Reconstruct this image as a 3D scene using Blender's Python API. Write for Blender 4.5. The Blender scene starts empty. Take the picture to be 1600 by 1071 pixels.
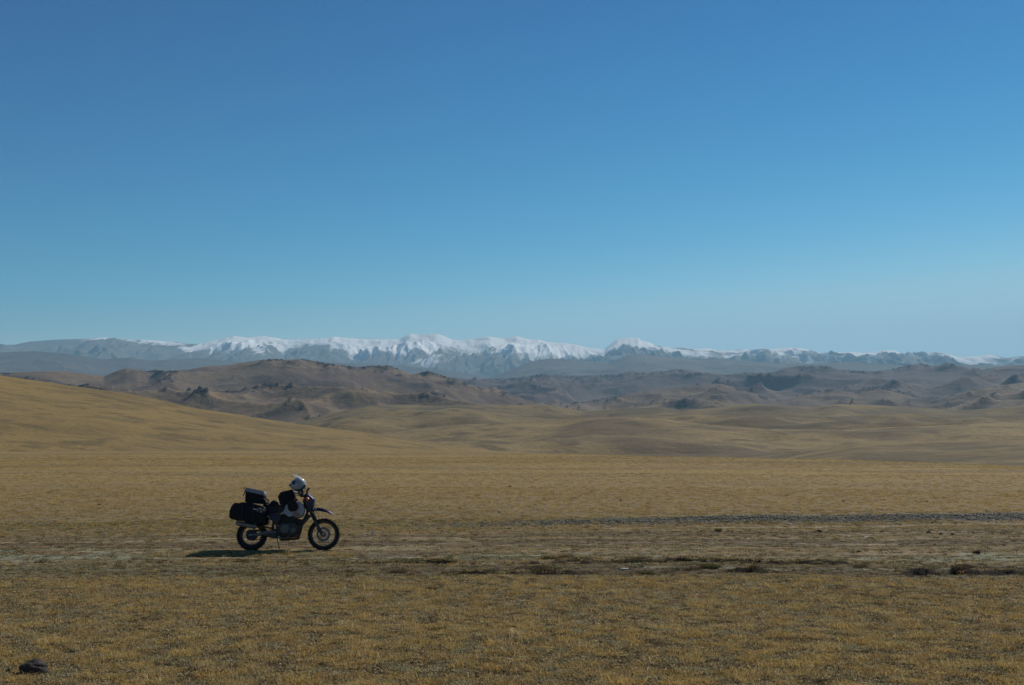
import bpy, bmesh, math, random
import numpy as np
from mathutils import Vector, Matrix

S = bpy.context.scene
random.seed(7)
R = math.radians
F = 1885.0                       # focal length in pixels of a 1600 pixel wide frame
EYE = 2.255
HORIZON = 690.0
# ---------------------------------------------------------------- camera
cam_d = bpy.data.cameras.new('camera')
cam = bpy.data.objects.new('camera', cam_d)
S.collection.objects.link(cam)
cam_d.sensor_width = 36.0
cam_d.lens = 36.0 * F / 1600.0
cam_d.clip_start = 0.1
cam_d.clip_end = 80000.0
cam.location = (0, 0, EYE)
PITCH = math.atan((HORIZON - 535.5) / F)
cam.rotation_euler = (R(90) + PITCH, 0, 0)
S.camera = cam
# ---------------------------------------------------------------- sky, sun, exposure
SUN_AZ, SUN_EL = R(37), R(40)     # azimuth to the right of the view direction (+Y)
W = bpy.data.worlds.new('World')
S.world = W
W.use_nodes = True
nt = W.node_tree
nt.nodes.clear()
sky = nt.nodes.new('ShaderNodeTexSky')
sky.sky_type = 'NISHITA'
sky.sun_disc = False
sky.sun_elevation = SUN_EL
sky.sun_rotation = SUN_AZ
sky.altitude = 1800
sky.air_density = 1.0
sky.dust_density = 0.1
sky.ozone_density = 3.0
bg = nt.nodes.new('ShaderNodeBackground')
bg.inputs['Strength'].default_value = 0.08
wo = nt.nodes.new('ShaderNodeOutputWorld')
sep = nt.nodes.new('ShaderNodeSeparateColor')
comb = nt.nodes.new('ShaderNodeCombineColor')
nt.links.new(sky.outputs[0], sep.inputs[0])
for i, (gain, power, cap) in enumerate(((0.0047, 4.9, 4.3), (0.131, 2.26, 6.6), (0.262, 1.68, 9.3))):   # a deep, clear mountain sky
    pw_ = nt.nodes.new('ShaderNodeMath'); pw_.operation = 'POWER'
    ml_ = nt.nodes.new('ShaderNodeMath'); ml_.operation = 'MULTIPLY'
    mn_ = nt.nodes.new('ShaderNodeMath'); mn_.operation = 'SMOOTH_MIN'; mn_.inputs[1].default_value = cap; mn_.inputs[2].default_value = 0.8
    nt.links.new(sep.outputs[i], mn_.inputs[0]); nt.links.new(mn_.outputs[0], pw_.inputs[0]); pw_.inputs[1].default_value = power
    nt.links.new(pw_.outputs[0], ml_.inputs[0]); ml_.inputs[1].default_value = gain
    nt.links.new(ml_.outputs[0], comb.inputs[i])
nt.links.new(comb.outputs[0], bg.inputs['Color'])
nt.links.new(bg.outputs[0], wo.inputs['Surface'])
sun_d = bpy.data.lights.new('sun', 'SUN')
sun_d.energy = 5.0
sun_d.angle = R(0.5)
sun_d.color = (1.0, 0.95, 0.85)
sun = bpy.data.objects.new('sun', sun_d)
S.collection.objects.link(sun)
sdir = Vector((math.sin(SUN_AZ) * math.cos(SUN_EL), math.cos(SUN_AZ) * math.cos(SUN_EL), math.sin(SUN_EL)))
sun.rotation_euler = sdir.to_track_quat('Z', 'Y').to_euler()
sun.location = (20, 20, 40)
S.view_settings.view_transform = 'Standard'
S.view_settings.look = 'None'
S.view_settings.gamma = 1.0
S.view_settings.use_curve_mapping = False
S.view_settings.exposure = 0.0
S.cycles.use_denoising = True
S.cycles.use_adaptive_sampling = False
S.cycles.max_bounces = 6
S.cycles.diffuse_bounces = 2
S.cycles.volume_bounces = 0
S.cycles.transparent_max_bounces = 8

# ================================================================ node helpers
class N:
    def __init__(s, name):
        s.m = bpy.data.materials.new(name)
        s.m.use_nodes = True
        s.t = s.m.node_tree
        s.t.nodes.clear()
        s.out = s.t.nodes.new('ShaderNodeOutputMaterial')
    def n(s, typ, **kw):
        o = s.t.nodes.new('ShaderNode' + typ)
        for k, v in kw.items():
            setattr(o, k, v)
        return o
    def l(s, a, b):
        s.t.links.new(a, b)
    def val(s, x, inp):
        if isinstance(x, (int, float)):
            inp.default_value = x
        elif isinstance(x, tuple):
            inp.default_value = x + (1,) if len(x) == 3 and len(inp.default_value) == 4 else x
        else:
            s.l(x, inp)
    def pos(s):
        return s.n('NewGeometry').outputs['Position']
    def obj(s):
        return s.n('TexCoord').outputs['Object']
    def map(s, v, scale):
        m = s.n('VectorMath', operation='MULTIPLY')
        s.l(v, m.inputs[0])
        m.inputs[1].default_value = scale
        return m.outputs[0]
    def noise(s, v, scale, detail=4, rough=0.55, dist=0.0):
        o = s.n('TexNoise')
        s.l(v, o.inputs['Vector'])
        o.inputs['Scale'].default_value = scale
        o.inputs['Detail'].default_value = detail
        o.inputs['Roughness'].default_value = rough
        o.inputs['Distortion'].default_value = dist
        return o.outputs['Fac']
    def vor(s, v, scale, feature='F1'):
        o = s.n('TexVoronoi', feature=feature)
        s.l(v, o.inputs['Vector'])
        o.inputs['Scale'].default_value = scale
        return o
    def rng(s, x, a, b, c=0.0, d=1.0, smooth=True):
        o = s.n('MapRange')
        if smooth:
            o.interpolation_type = 'SMOOTHSTEP'
        s.l(x, o.inputs['Value'])
        for k, v in zip(('From Min', 'From Max', 'To Min', 'To Max'), (a, b, c, d)):
            o.inputs[k].default_value = v
        return o.outputs['Result']
    def math(s, op, a, b=0.0):
        o = s.n('Math', operation=op)
        s.val(a, o.inputs[0])
        s.val(b, o.inputs[1])
        return o.outputs[0]
    def mix(s, f, a, b, mode='MIX'):
        o = s.n('Mix', data_type='RGBA', blend_type=mode)
        s.val(f, o.inputs[0])
        s.val(a, o.inputs[6])
        s.val(b, o.inputs[7])
        return o.outputs[2]
    def attr(s, name, out='Fac'):
        o = s.n('Attribute', attribute_name=name)
        return o.outputs[out]
    def bump(s, h, strength, dist):
        o = s.n('Bump')
        s.l(h, o.inputs['Height'])
        o.inputs['Strength'].default_value = strength
        o.inputs['Distance'].default_value = dist
        return o.outputs[0]
    def bsdf(s, col, rough=0.8, spec=0.3, metal=0.0, normal=None, coat=0.0):
        o = s.n('BsdfPrincipled')
        s.val(col, o.inputs['Base Color'])
        s.val(rough, o.inputs['Roughness'])
        o.inputs['Specular IOR Level'].default_value = spec
        o.inputs['Metallic'].default_value = metal
        o.inputs['Coat Weight'].default_value = coat
        if normal is not None:
            s.l(normal, o.inputs['Normal'])
        return o.outputs[0]
    def fin(s, sh):
        s.l(sh, s.out.inputs['Surface'])
        return s.m

# ================================================================ numpy noise
def _hash(ix, iy, seed):
    h = (ix.astype(np.int64) * 374761393 + iy.astype(np.int64) * 668265263 + seed * 1274126177) & 0xffffffff
    h = ((h ^ (h >> 13)) * 1274126177) & 0xffffffff
    h = ((h ^ (h >> 16)) * 2246822519) & 0xffffffff
    return (h ^ (h >> 15)) & 0xffffffff
def perlin(x, y, seed=0, grad=False):
    ix = np.floor(x); iy = np.floor(y)
    fx = x - ix; fy = y - iy
    u = fx * fx * fx * (fx * (fx * 6 - 15) + 10)
    v = fy * fy * fy * (fy * (fy * 6 - 15) + 10)
    def g(dx, dy):
        a = _hash(ix + dx, iy + dy, seed) * (2 * math.pi / 4294967296.0)
        return np.cos(a) * (fx - dx) + np.sin(a) * (fy - dy)
    n = (g(0, 0) * (1 - u) + g(1, 0) * u) * (1 - v) + (g(0, 1) * (1 - u) + g(1, 1) * u) * v
    return n * 1.5
def fbm(x, y, octs=4, seed=0, gain=0.5, lac=2.03):
    s = 0; a = 1.0; t = 0
    for i in range(octs):
        s = s + a * perlin(x, y, seed + i * 17); t += a
        x, y = (0.8 * x - 0.6 * y) * lac, (0.6 * x + 0.8 * y) * lac
        a *= gain
    return s / t * 1.4
def ridged(x, y, octs=5, seed=0, gain=0.5, lac=2.03, soft=False):
    s = 0; a = 1.0; t = 0; w = 1.0
    for i in range(octs):
        n = 1 - np.abs(perlin(x, y, seed + i * 31)) * 1.6
        n = np.clip(n, 0, 1)
        n = n * n * (3 - 2 * n) if soft else n ** 1.8
        s = s + a * n * w; t += a
        w = np.clip(n * 1.6, 0, 1)
        x, y = (0.8 * x - 0.6 * y) * lac, (0.6 * x + 0.8 * y) * lac
        a *= gain
    return s / t
def sstep(a, b, x):
    t = np.clip((x - a) / (b - a), 0, 1)
    return t * t * (3 - 2 * t)

# ================================================================ object helpers
def link(o, parent=None):
    S.collection.objects.link(o)
    if parent is not None:
        o.parent = parent
    return o
def structure(o):
    o['kind'] = 'structure'
    return o
def grid_mesh(name, X, Y, Z, mat, attrs=None, wrap=False):
    nr, nc = X.shape
    me = bpy.data.meshes.new(name)
    co = np.stack([X, Y, Z], -1).reshape(-1, 3).astype(np.float32)
    idx = np.arange(nr * nc).reshape(nr, nc)
    if wrap:
        nx = np.roll(idx, -1, axis=1)
        q = np.stack([idx[:-1], nx[:-1], nx[1:], idx[1:]], -1).reshape(-1, 4)
    else:
        q = np.stack([idx[:-1, :-1], idx[:-1, 1:], idx[1:, 1:], idx[1:, :-1]], -1).reshape(-1, 4)
    me.vertices.add(len(co)); me.vertices.foreach_set('co', co.ravel())
    me.loops.add(q.size); me.loops.foreach_set('vertex_index', q.ravel().astype(np.int32))
    me.polygons.add(len(q))
    me.polygons.foreach_set('loop_start', np.arange(0, q.size, 4, dtype=np.int32))
    me.polygons.foreach_set('use_smooth', np.ones(len(q), dtype=bool))
    me.update(calc_edges=True)
    for k, v in (attrs or {}).items():
        a = me.attributes.new(k, 'FLOAT', 'POINT')
        a.data.foreach_set('value', v.ravel().astype(np.float32))
    me.materials.append(mat)
    return link(bpy.data.objects.new(name, me))

# ================================================================ far terrain
def sky_interp(pts, px):
    p = np.array(pts, float)
    return np.interp(px, p[:, 0], p[:, 1])
def smooth1(a, k):
    if k < 2: return a
    w = np.hanning(k + 2)[1:-1]; w /= w.sum()
    return np.convolve(np.pad(a, (k, k), 'edge'), w, 'same')[k:-k]
PX = None
def terrain(name, pts, D, near, behind, zbase, mat, cols, rows, field, shape=1.4, wob=0.08, seed=1,
            sm=5, fine=9, cw=0.16, attr=None, backdrop=0.5, pxr=(-170, 1770)):
    """One range of hills: a crest line at its own distance, a front slope towards the plain, a back slope."""
    px = np.concatenate([-180 - 2900 * np.linspace(1, 0, 80) ** 1.5, np.linspace(pxr[0], pxr[1], cols), 1785 + 2900 * np.linspace(0, 1, 80) ** 1.5])
    cols = len(px)
    end = sstep(-3080, -1900, px) * (1 - sstep(3500, 4680, px))       # the range peters out far outside the picture
    ta = (px - 800) / F
    az = np.arctan(ta)
    el = (HORIZON - smooth1(sky_interp(pts, px), sm)) / F * np.cos(az) * 1.0
    Dl = D * (1 + wob * fbm(px / 330.0, px * 0 + seed * 3.1, 3, seed))
    s = np.concatenate([np.linspace(0, 1, rows) ** 0.9, 1 + np.linspace(0.02, 1, max(8, rows // 6))])
    Sg = np.repeat(s[:, None], cols, 1)
    rr = np.where(Sg <= 1, near + (Dl[None] - near) * Sg, Dl[None] + behind * (Sg - 1))
    X = rr * np.sin(az)[None]; Y = rr * np.cos(az)[None]
    kb = max(sm, int(cols * 0.07))
    zc = EYE + Dl * el
    zs = smooth1(zc, kb)
    g = np.where(Sg <= 1, np.power(np.clip(Sg, 0, 1), shape), 1 - (1 - np.cos((np.clip(Sg, 1, 2) - 1) * math.pi)) * 0.5)
    crest = np.exp(-np.abs((Sg - 1) / np.where(Sg > 1, 0.35, cw)) ** 1.5)
    zb = np.where(Sg <= 1, zbase, zbase * backdrop)
    Z = zb + (zs[None] - zb) * g + (zc - zs)[None] * crest
    amp = np.clip(Sg / 0.12, 0, 1) * np.where(Sg > 1, 2 - Sg, 1)
    f, extra = field(X, Y, Sg)
    Z = Z + f * amp
    for it in range(3):
        fr = (Z - EYE) / rr
        d = el - fr.max(axis=0)
        ds = smooth1(d, kb)
        Z = Z + ds[None] * rr * np.clip(g, 0, 1) + smooth1(d - ds, fine)[None] * rr * crest
    low_ = np.interp(rr, [0, 450, 900, 1200, 2600, 3500, 5500, 10000, 17500, 26500], [-12, -12, -12, 5, 18, 52, 110, 370, 725, 760]) - 8
    Z = np.where(end[None] < 1, low_ + (Z - low_) * end[None], Z)
    at = {}
    if attr:
        at = attr(X, Y, Z, Sg, extra, rr)
    return structure(grid_mesh(name, X, Y, Z, mat, at))

M_LINE = [(-200,545),(0,539),(20,539),(44,534),(84,531),(118,530),(159,527.5),(189,530),(236,532),(277,535),(294,538),(314,537),(337,531),(364,525),(385,528),(408,525),(429,528),(442,531),(472,531),(503,529),(520,526),(540,528),(574,530.5),(624,530.5),(634,524),(641,521.4),(655,523),(670,522),(685,522),(697,527),(707,531),(719,532),(740,529),(763,526),(786,529),(796,527),(807,525),(820,529),(830,531),(840,530.5),(854,534),(867,535.5),(884,536),(901,539),(921,544),(945,546),(952,540),(965,531),(979,528),(999,528),(1002,533),(1013,534.5),(1026,540.5),(1050,544),(1070,543),(1084,546),(1104,544),(1124,548),(1144,548),(1165,545.7),(1178,547),(1205,545.7),(1239,543),(1262,545.7),(1281,551.4),(1330,550),(1350,552),(1374,549),(1397,547.4),(1414,552.4),(1441,553),(1462,550),(1478,552),(1499,558.5),(1522,557.5),(1549,554),(1573,560),(1600,556.5),(1800,562)]
F_LINE = [(-200,556),(0,551),(54,549),(101,553),(162,562),(202,559),(236,564),(304,560),(400,568),(500,566),(600,570),(700,579),(766,590),(800,578),(827,566),(854,561),(888,561),(921,565),(952,567),(979,556),(1002,554),(1030,557),(1070,560),(1127,561),(1195,567),(1262,569),(1340,566),(1420,572),(1500,570),(1560,572),(1600,571),(1800,575)]
R_LINE = [(-200,612),(500,610),(640,600),(680,594),(712,589.5),(739,593),(783,592),(820,589.5),(847,584.5),(884,588),(918,587),(959,586),(986,581),(1013,583),(1036,581),(1057,577),(1070,578.5),(1087,581),(1127,586),(1171,583),(1205,583),(1229,575),(1249,572),(1293,572),(1310,578),(1347,580),(1367,581),(1397,577),(1418,571),(1441,568),(1462,573),(1482,567),(1499,571),(1526,579),(1559,574),(1576,572),(1600,571),(1800,566)]
B_LINE = [(-200,588),(0,583),(34,582),(61,581),(101,581),(135,585),(162,588.5),(182,580),(196,576),(209,577),(229,581),(243,578),(263,580),(294,578),(321,573),(358,571),(378,567),(422,561),(449,562.5),(472,561),(499,566),(526,570),(560,574),(581,571.7),(608,571.7),(628,579),(641,586),(668,580),(699,589.5),(722,598),(749,606),(773,606),(800,616.5),(824,625),(854,632),(900,646),(1000,662),(1800,670)]
B2_LINE = [(-200,668),(800,650),(830,634),(867,623),(890,632),(932,625),(975,616),(1019,608),(1070,605),(1094,601),(1127,600),(1161,610),(1202,623),(1229,627),(1249,618),(1296,608),(1340,615),(1377,608),(1414,616.6),(1455,628),(1499,615),(1560,603),(1600,598),(1800,590)]
G_LINE = [(-200,690),(400,688),(440,668),(472,660),(506,649),(540,642),(574,635),(631,633),(680,635),(719,633),(817,633),(857,633),(884,638.5),(911,643.5),(935,642),(969,638.5),(1036,637),(1060,642),(1127,637),(1171,631),(1202,633),(1269,637),(1310,632),(1350,633),(1448,638),(1499,642),(1566,637.5),(1600,635),(1800,632)]
G2_LINE = [(-200,705),(540,692),(597,677),(638,670.5),(719,664),(834,659),(918,654),(969,652),(1036,655),(1060,659),(1127,665.5),(1195,670.5),(1313,672),(1364,669),(1465,665.5),(1600,659),(1800,655)]
G3_LINE = [(-200,722),(800,722),(1100,715),(1230,710),(1306,698),(1340,692.5),(1397,691),(1499,689),(1600,687),(1800,684)]
L_LINE = [(-200,560),(0,587),(34,592),(100,602),(169,611),(236,622),(304,638),(371,648),(438,659),(472,664),(540,672),(600,680),(660,689),(700,694),(760,701),(800,706),(900,716),(1800,735)]
# ---- materials of the far land
def mat_hills(name, gold, brown, dark, rockc, sc, rock_amt=1.0, bump=0.0):
    k = N(name)
    p = k.pos()
    big = k.noise(k.map(p, (1, 1, 1)), 1 / (sc * 3.0), 5, 0.6)
    med = k.noise(k.map(p, (1, 1, 1)), 1 / (sc * 0.55), 6, 0.62, 0.6)
    fine = k.noise(k.map(p, (1, 1, 1)), 1 / (sc * 0.07), 5, 0.7)
    low = k.attr('low')
    f1 = k.rng(k.math('ADD', big, k.math('MULTIPLY', low, 0.30)), 0.48, 0.68)
    c = k.mix(f1, brown, gold)
    c = k.mix(k.rng(med, 0.48, 0.64, 0, 0.75), c, dark)
    c = k.mix(k.rng(fine, 0.38, 0.66, 0, 0.45), c, dark)
    rk = k.math('MULTIPLY', k.rng(k.math('ADD', k.attr('rock'), k.math('MULTIPLY', k.math('SUBTRACT', fine, 0.5), 0.9)), 0.42, 0.62), rock_amt)
    c = k.mix(rk, c, rockc)
    nb = k.bump(k.math('ADD', k.math('MULTIPLY', med, 0.6), k.math('MULTIPLY', fine, 0.4)), 0.8, sc * 0.05) if bump == 0 else k.bump(fine, bump, sc * 0.05)
    return k.fin(k.bsdf(c, 0.95, 0.1, normal=nb))
def mat_mountain():
    k = N('snow_and_rock')
    p = k.pos()
    n1 = k.noise(k.map(p, (1, 1, 1.6)), 1 / 420.0, 8, 0.68, 0.4)
    n2 = k.noise(k.map(p, (1, 1, 1)), 1 / 2200.0, 6, 0.6)
    rock = k.mix(k.rng(n2, 0.35, 0.65), (0.085, 0.082, 0.08), (0.125, 0.118, 0.105))
    rock = k.mix(k.rng(n1, 0.4, 0.65, 0, 0.6), rock, (0.08, 0.075, 0.07))
    s = k.math('ADD', k.attr('snow'), k.math('MULTIPLY', k.math('SUBTRACT', n1, 0.5), 1.0))
    c = k.mix(k.rng(s, 0.24, 0.80), rock, (0.88, 0.89, 0.90))
    return k.fin(k.bsdf(c, 0.9, 0.15, normal=k.bump(n1, 0.5, 40)))
m_mtn = mat_mountain()
m_foot = mat_hills('foothill_steppe', (0.15, 0.125, 0.10), (0.10, 0.082, 0.072), (0.06, 0.053, 0.05), (0.06, 0.055, 0.06), 900, 0.4)
m_far = mat_hills('far_rocky_steppe', (0.130, 0.088, 0.072), (0.084, 0.056, 0.052), (0.052, 0.037, 0.040), (0.018, 0.016, 0.024), 420, 1.0)
m_brn = mat_hills('rocky_brown_steppe', (0.205, 0.145, 0.080), (0.122, 0.082, 0.060), (0.070, 0.050, 0.044), (0.018, 0.016, 0.022), 260, 1.0)
m_gold = mat_hills('rolling_dry_steppe', (0.215, 0.157, 0.068), (0.122, 0.093, 0.052), (0.072, 0.060, 0.040), (0.06, 0.055, 0.045), 90, 0.7)
m_gold2 = mat_hills('dull_brown_steppe', (0.245, 0.180, 0.080), (0.135, 0.100, 0.058), (0.085, 0.068, 0.046), (0.05, 0.045, 0.04), 70, 0.7)
m_left = mat_hills('dry_hill_grass', (0.240, 0.168, 0.064), (0.185, 0.132, 0.055), (0.100, 0.078, 0.042), (0.10, 0.08, 0.05), 28, 0.5)

def f_mtn(X, Y, s):
    wx = fbm(X / 3000, Y / 3000, 3, 5) * 600
    r = ridged((X + wx) / 2300, (Y + wx) / 5200, 5, 11, 0.45, soft=True)
    r2 = ridged((X + wx * 0.6) / 620, (Y + wx) / 3000, 4, 77, 0.5, soft=True)
    r3 = ridged((X + wx * 0.3) / 230, Y / 1100, 3, 99, 0.5)
    env = np.clip(1.15 - s, 0.04, 1) * np.clip(s * 1.4, 0, 1)
    low = 1 - sstep(0.62, 0.92, s + 0.12 * fbm(X / 1800, Y / 3000, 3, 6))
    z = (r - 0.45) * 640 * env + (r2 - 0.42) * (210 * low + 30) * np.clip(s * 2, 0, 1) + (r3 - 0.42) * (70 * low + 10) * np.clip(s * 2, 0, 1)
    return z, r2 * 0.6 + r3 * 0.4
def a_mtn(X, Y, Z, s, extra, rr):
    gy = np.gradient(Z, axis=0) / np.maximum(np.abs(np.gradient(rr, axis=0)), 1)
    gx = np.gradient(Z, axis=1) / np.maximum(np.abs(np.gradient(X, axis=1)), 1)
    slope = np.hypot(gx, gy)
    ev = (Z - EYE) / rr * F                                  # as height above the plain, in step with distance
    px = 800 + X / Y * F
    line = sky_interp([(-200,180),(60,168),(150,158),(230,153),(300,152),(360,145),(420,144),(520,140),(620,137),(720,136),(840,136),(930,141),(1020,145),(1100,141),(1240,139),(1340,138),(1460,131),(1600,128),(1800,128)], px)
    h = (ev - line) / 22.0
    sn = 0.74 + h + fbm(X / 1500, Y / 2200, 4, 55) * 1.15 + np.clip(gx, -0.6, 0.6) * 0.55 + (0.42 - extra) * 1.1 * (1 - np.clip(h, 0, 1) * 0.35) + 0.10
    return {'snow': np.clip(sn, -1, 2)}
def f_foot(X, Y, s):
    r = ridged(X / 2400, Y / 3600, 5, 21, 0.5)
    return (r - 0.45) * 230 * np.clip(1.2 - s, 0.08, 1) + fbm(X / 300, Y / 300, 4, 2) * 9, r
def mk_rocky(wl, amp, seed, small, crag=1.0):
    def f(X, Y, s):
        wx = fbm(X / wl / 1.3, Y / wl / 1.3, 3, seed + 3) * wl * 0.35
        r = ridged((X + wx) / wl, (Y - wx) / (wl * 1.15), 5, seed, 0.34)
        b = fbm(X / (wl * 2.2), Y / (wl * 2.2), 2, seed + 40)
        env = np.clip(1.25 - s, 0.10, 1) * np.clip(s * 2.2, 0, 1)
        c = ridged((X + wx) / (wl * 0.30), Y / (wl * 0.30), 4, seed + 60, 0.6)
        top = sstep(0.80, 1.0, s) * (s <= 1.25)
        cm = sstep(0.34, 0.62, c) * sstep(0.58, 0.90, r + 0.42 * top)
        cr0 = ridged(X / (wl * 0.07), Y / (wl * 0.09), 3, seed + 70, 0.6) * 1.25
        cr = cr0 * cm
        z = ((r - 0.42) + b * 0.5) * amp * env + fbm(X / (wl * 0.16), Y / (wl * 0.16), 4, seed + 8) * small * 0.6 + (cm * 1.0 + cr * 2.6) * small * crag
        spine = sstep(0.80, 0.97, r)
        return z, (cm * 0.9 + spine * 0.35) * (0.08 + 1.05 * cr0) + 0.12 * top * cr0 + 0.04 * top
    return f
def a_rocky(X, Y, Z, s, cm, rr):
    return {'rock': np.clip(cm, 0, 1), 'low': np.clip(1 - s, 0, 1)}
def mk_soft(wl, amp, seed, small):
    def f(X, Y, s):
        b = fbm(X / wl, Y / (wl * 1.2), 4, seed, 0.48)
        env = np.clip(1.3 - s, 0.12, 1) * np.clip(s * 2.5, 0, 1)
        return b * amp * env + fbm(X / (wl * 0.12), Y / (wl * 0.12), 3, seed + 8) * small, fbm(X / (wl * 0.5), Y / (wl * 0.5), 4, seed + 90)
    return f
def a_soft(X, Y, Z, s, e, rr):
    return {'rock': sstep(0.35, 0.8, e) * 0.5, 'low': np.clip(0.35 + e * 0.9 + 0.5 * (1 - s), 0, 1)}

terrain('snow_mountain_range', M_LINE, 24000, 17000, 2500, 740, m_mtn, 1500, 220, f_mtn, 1.15, 0.07, 1, 3, 5, 0.16, a_mtn)
terrain('foothill_range', F_LINE, 15500, 10000, 2500, 380, m_foot, 900, 90, f_foot, 1.25, 0.08, 2, 7, 15, 0.2, a_rocky)
terrain('far_rocky_hill_range', R_LINE, 8800, 5200, 1500, 110, m_far, 1200, 170, mk_rocky(1000, 200, 31, 6.5), 1.15, 0.09, 3, 3, 9, 0.14, a_rocky)
terrain('rocky_brown_hill_range', B_LINE, 4900, 2300, 1000, 14, m_brn, 1300, 230, mk_rocky(640, 135, 43, 3.4), 1.5, 0.10, 4, 3, 9, 0.12, a_rocky)
terrain('brown_knoll_range', B2_LINE, 5600, 3300, 900, 48, m_brn, 1100, 130, mk_rocky(560, 100, 57, 3.2), 1.3, 0.09, 5, 3, 9, 0.14, a_rocky)
terrain('rolling_hill_far', G_LINE, 2500, 1150, 400, 0, m_gold, 900, 150, mk_soft(620, 62, 63, 1.0), 2.1, 0.10, 6, 7, 15, 0.2, a_soft)
H_LINE = [(-200,690),(440,684),(500,672),(560,655),(630,645),(690,642),(750,646),(800,651),(860,649),(920,650),(970,655),(1030,649),(1110,645),(1180,643),(1240,648),(1300,652),(1370,648),(1440,646),(1500,651),(1560,650),(1600,647),(1800,645)]
terrain('rolling_hill_middle', H_LINE, 1750, 900, 250, -2, m_gold, 900, 120, mk_soft(420, 60, 68, 0.6), 2.3, 0.12, 16, 7, 15, 0.2, a_soft)
terrain('rolling_hill_near', G2_LINE, 1150, 430, 160, -9.5, m_gold2, 900, 150, mk_soft(300, 27.0, 72, 0.4), 1.9, 0.08, 7, 7, 25, 0.3, a_soft)
terrain('low_rise', G3_LINE, 520, 180, 120, -8.5, m_gold, 800, 100, mk_soft(150, 4.0, 81, 0.12), 0.8, 0.06, 8, 9, 25, 0.3, a_soft)
terrain('left_hillside', L_LINE, 700, 290, 200, -7.0, m_left, 1000, 200, mk_soft(120, 3.0, 91, 0.14), 0.95, 0.05, 9, 15, 41, 0.5, a_soft)
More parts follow.
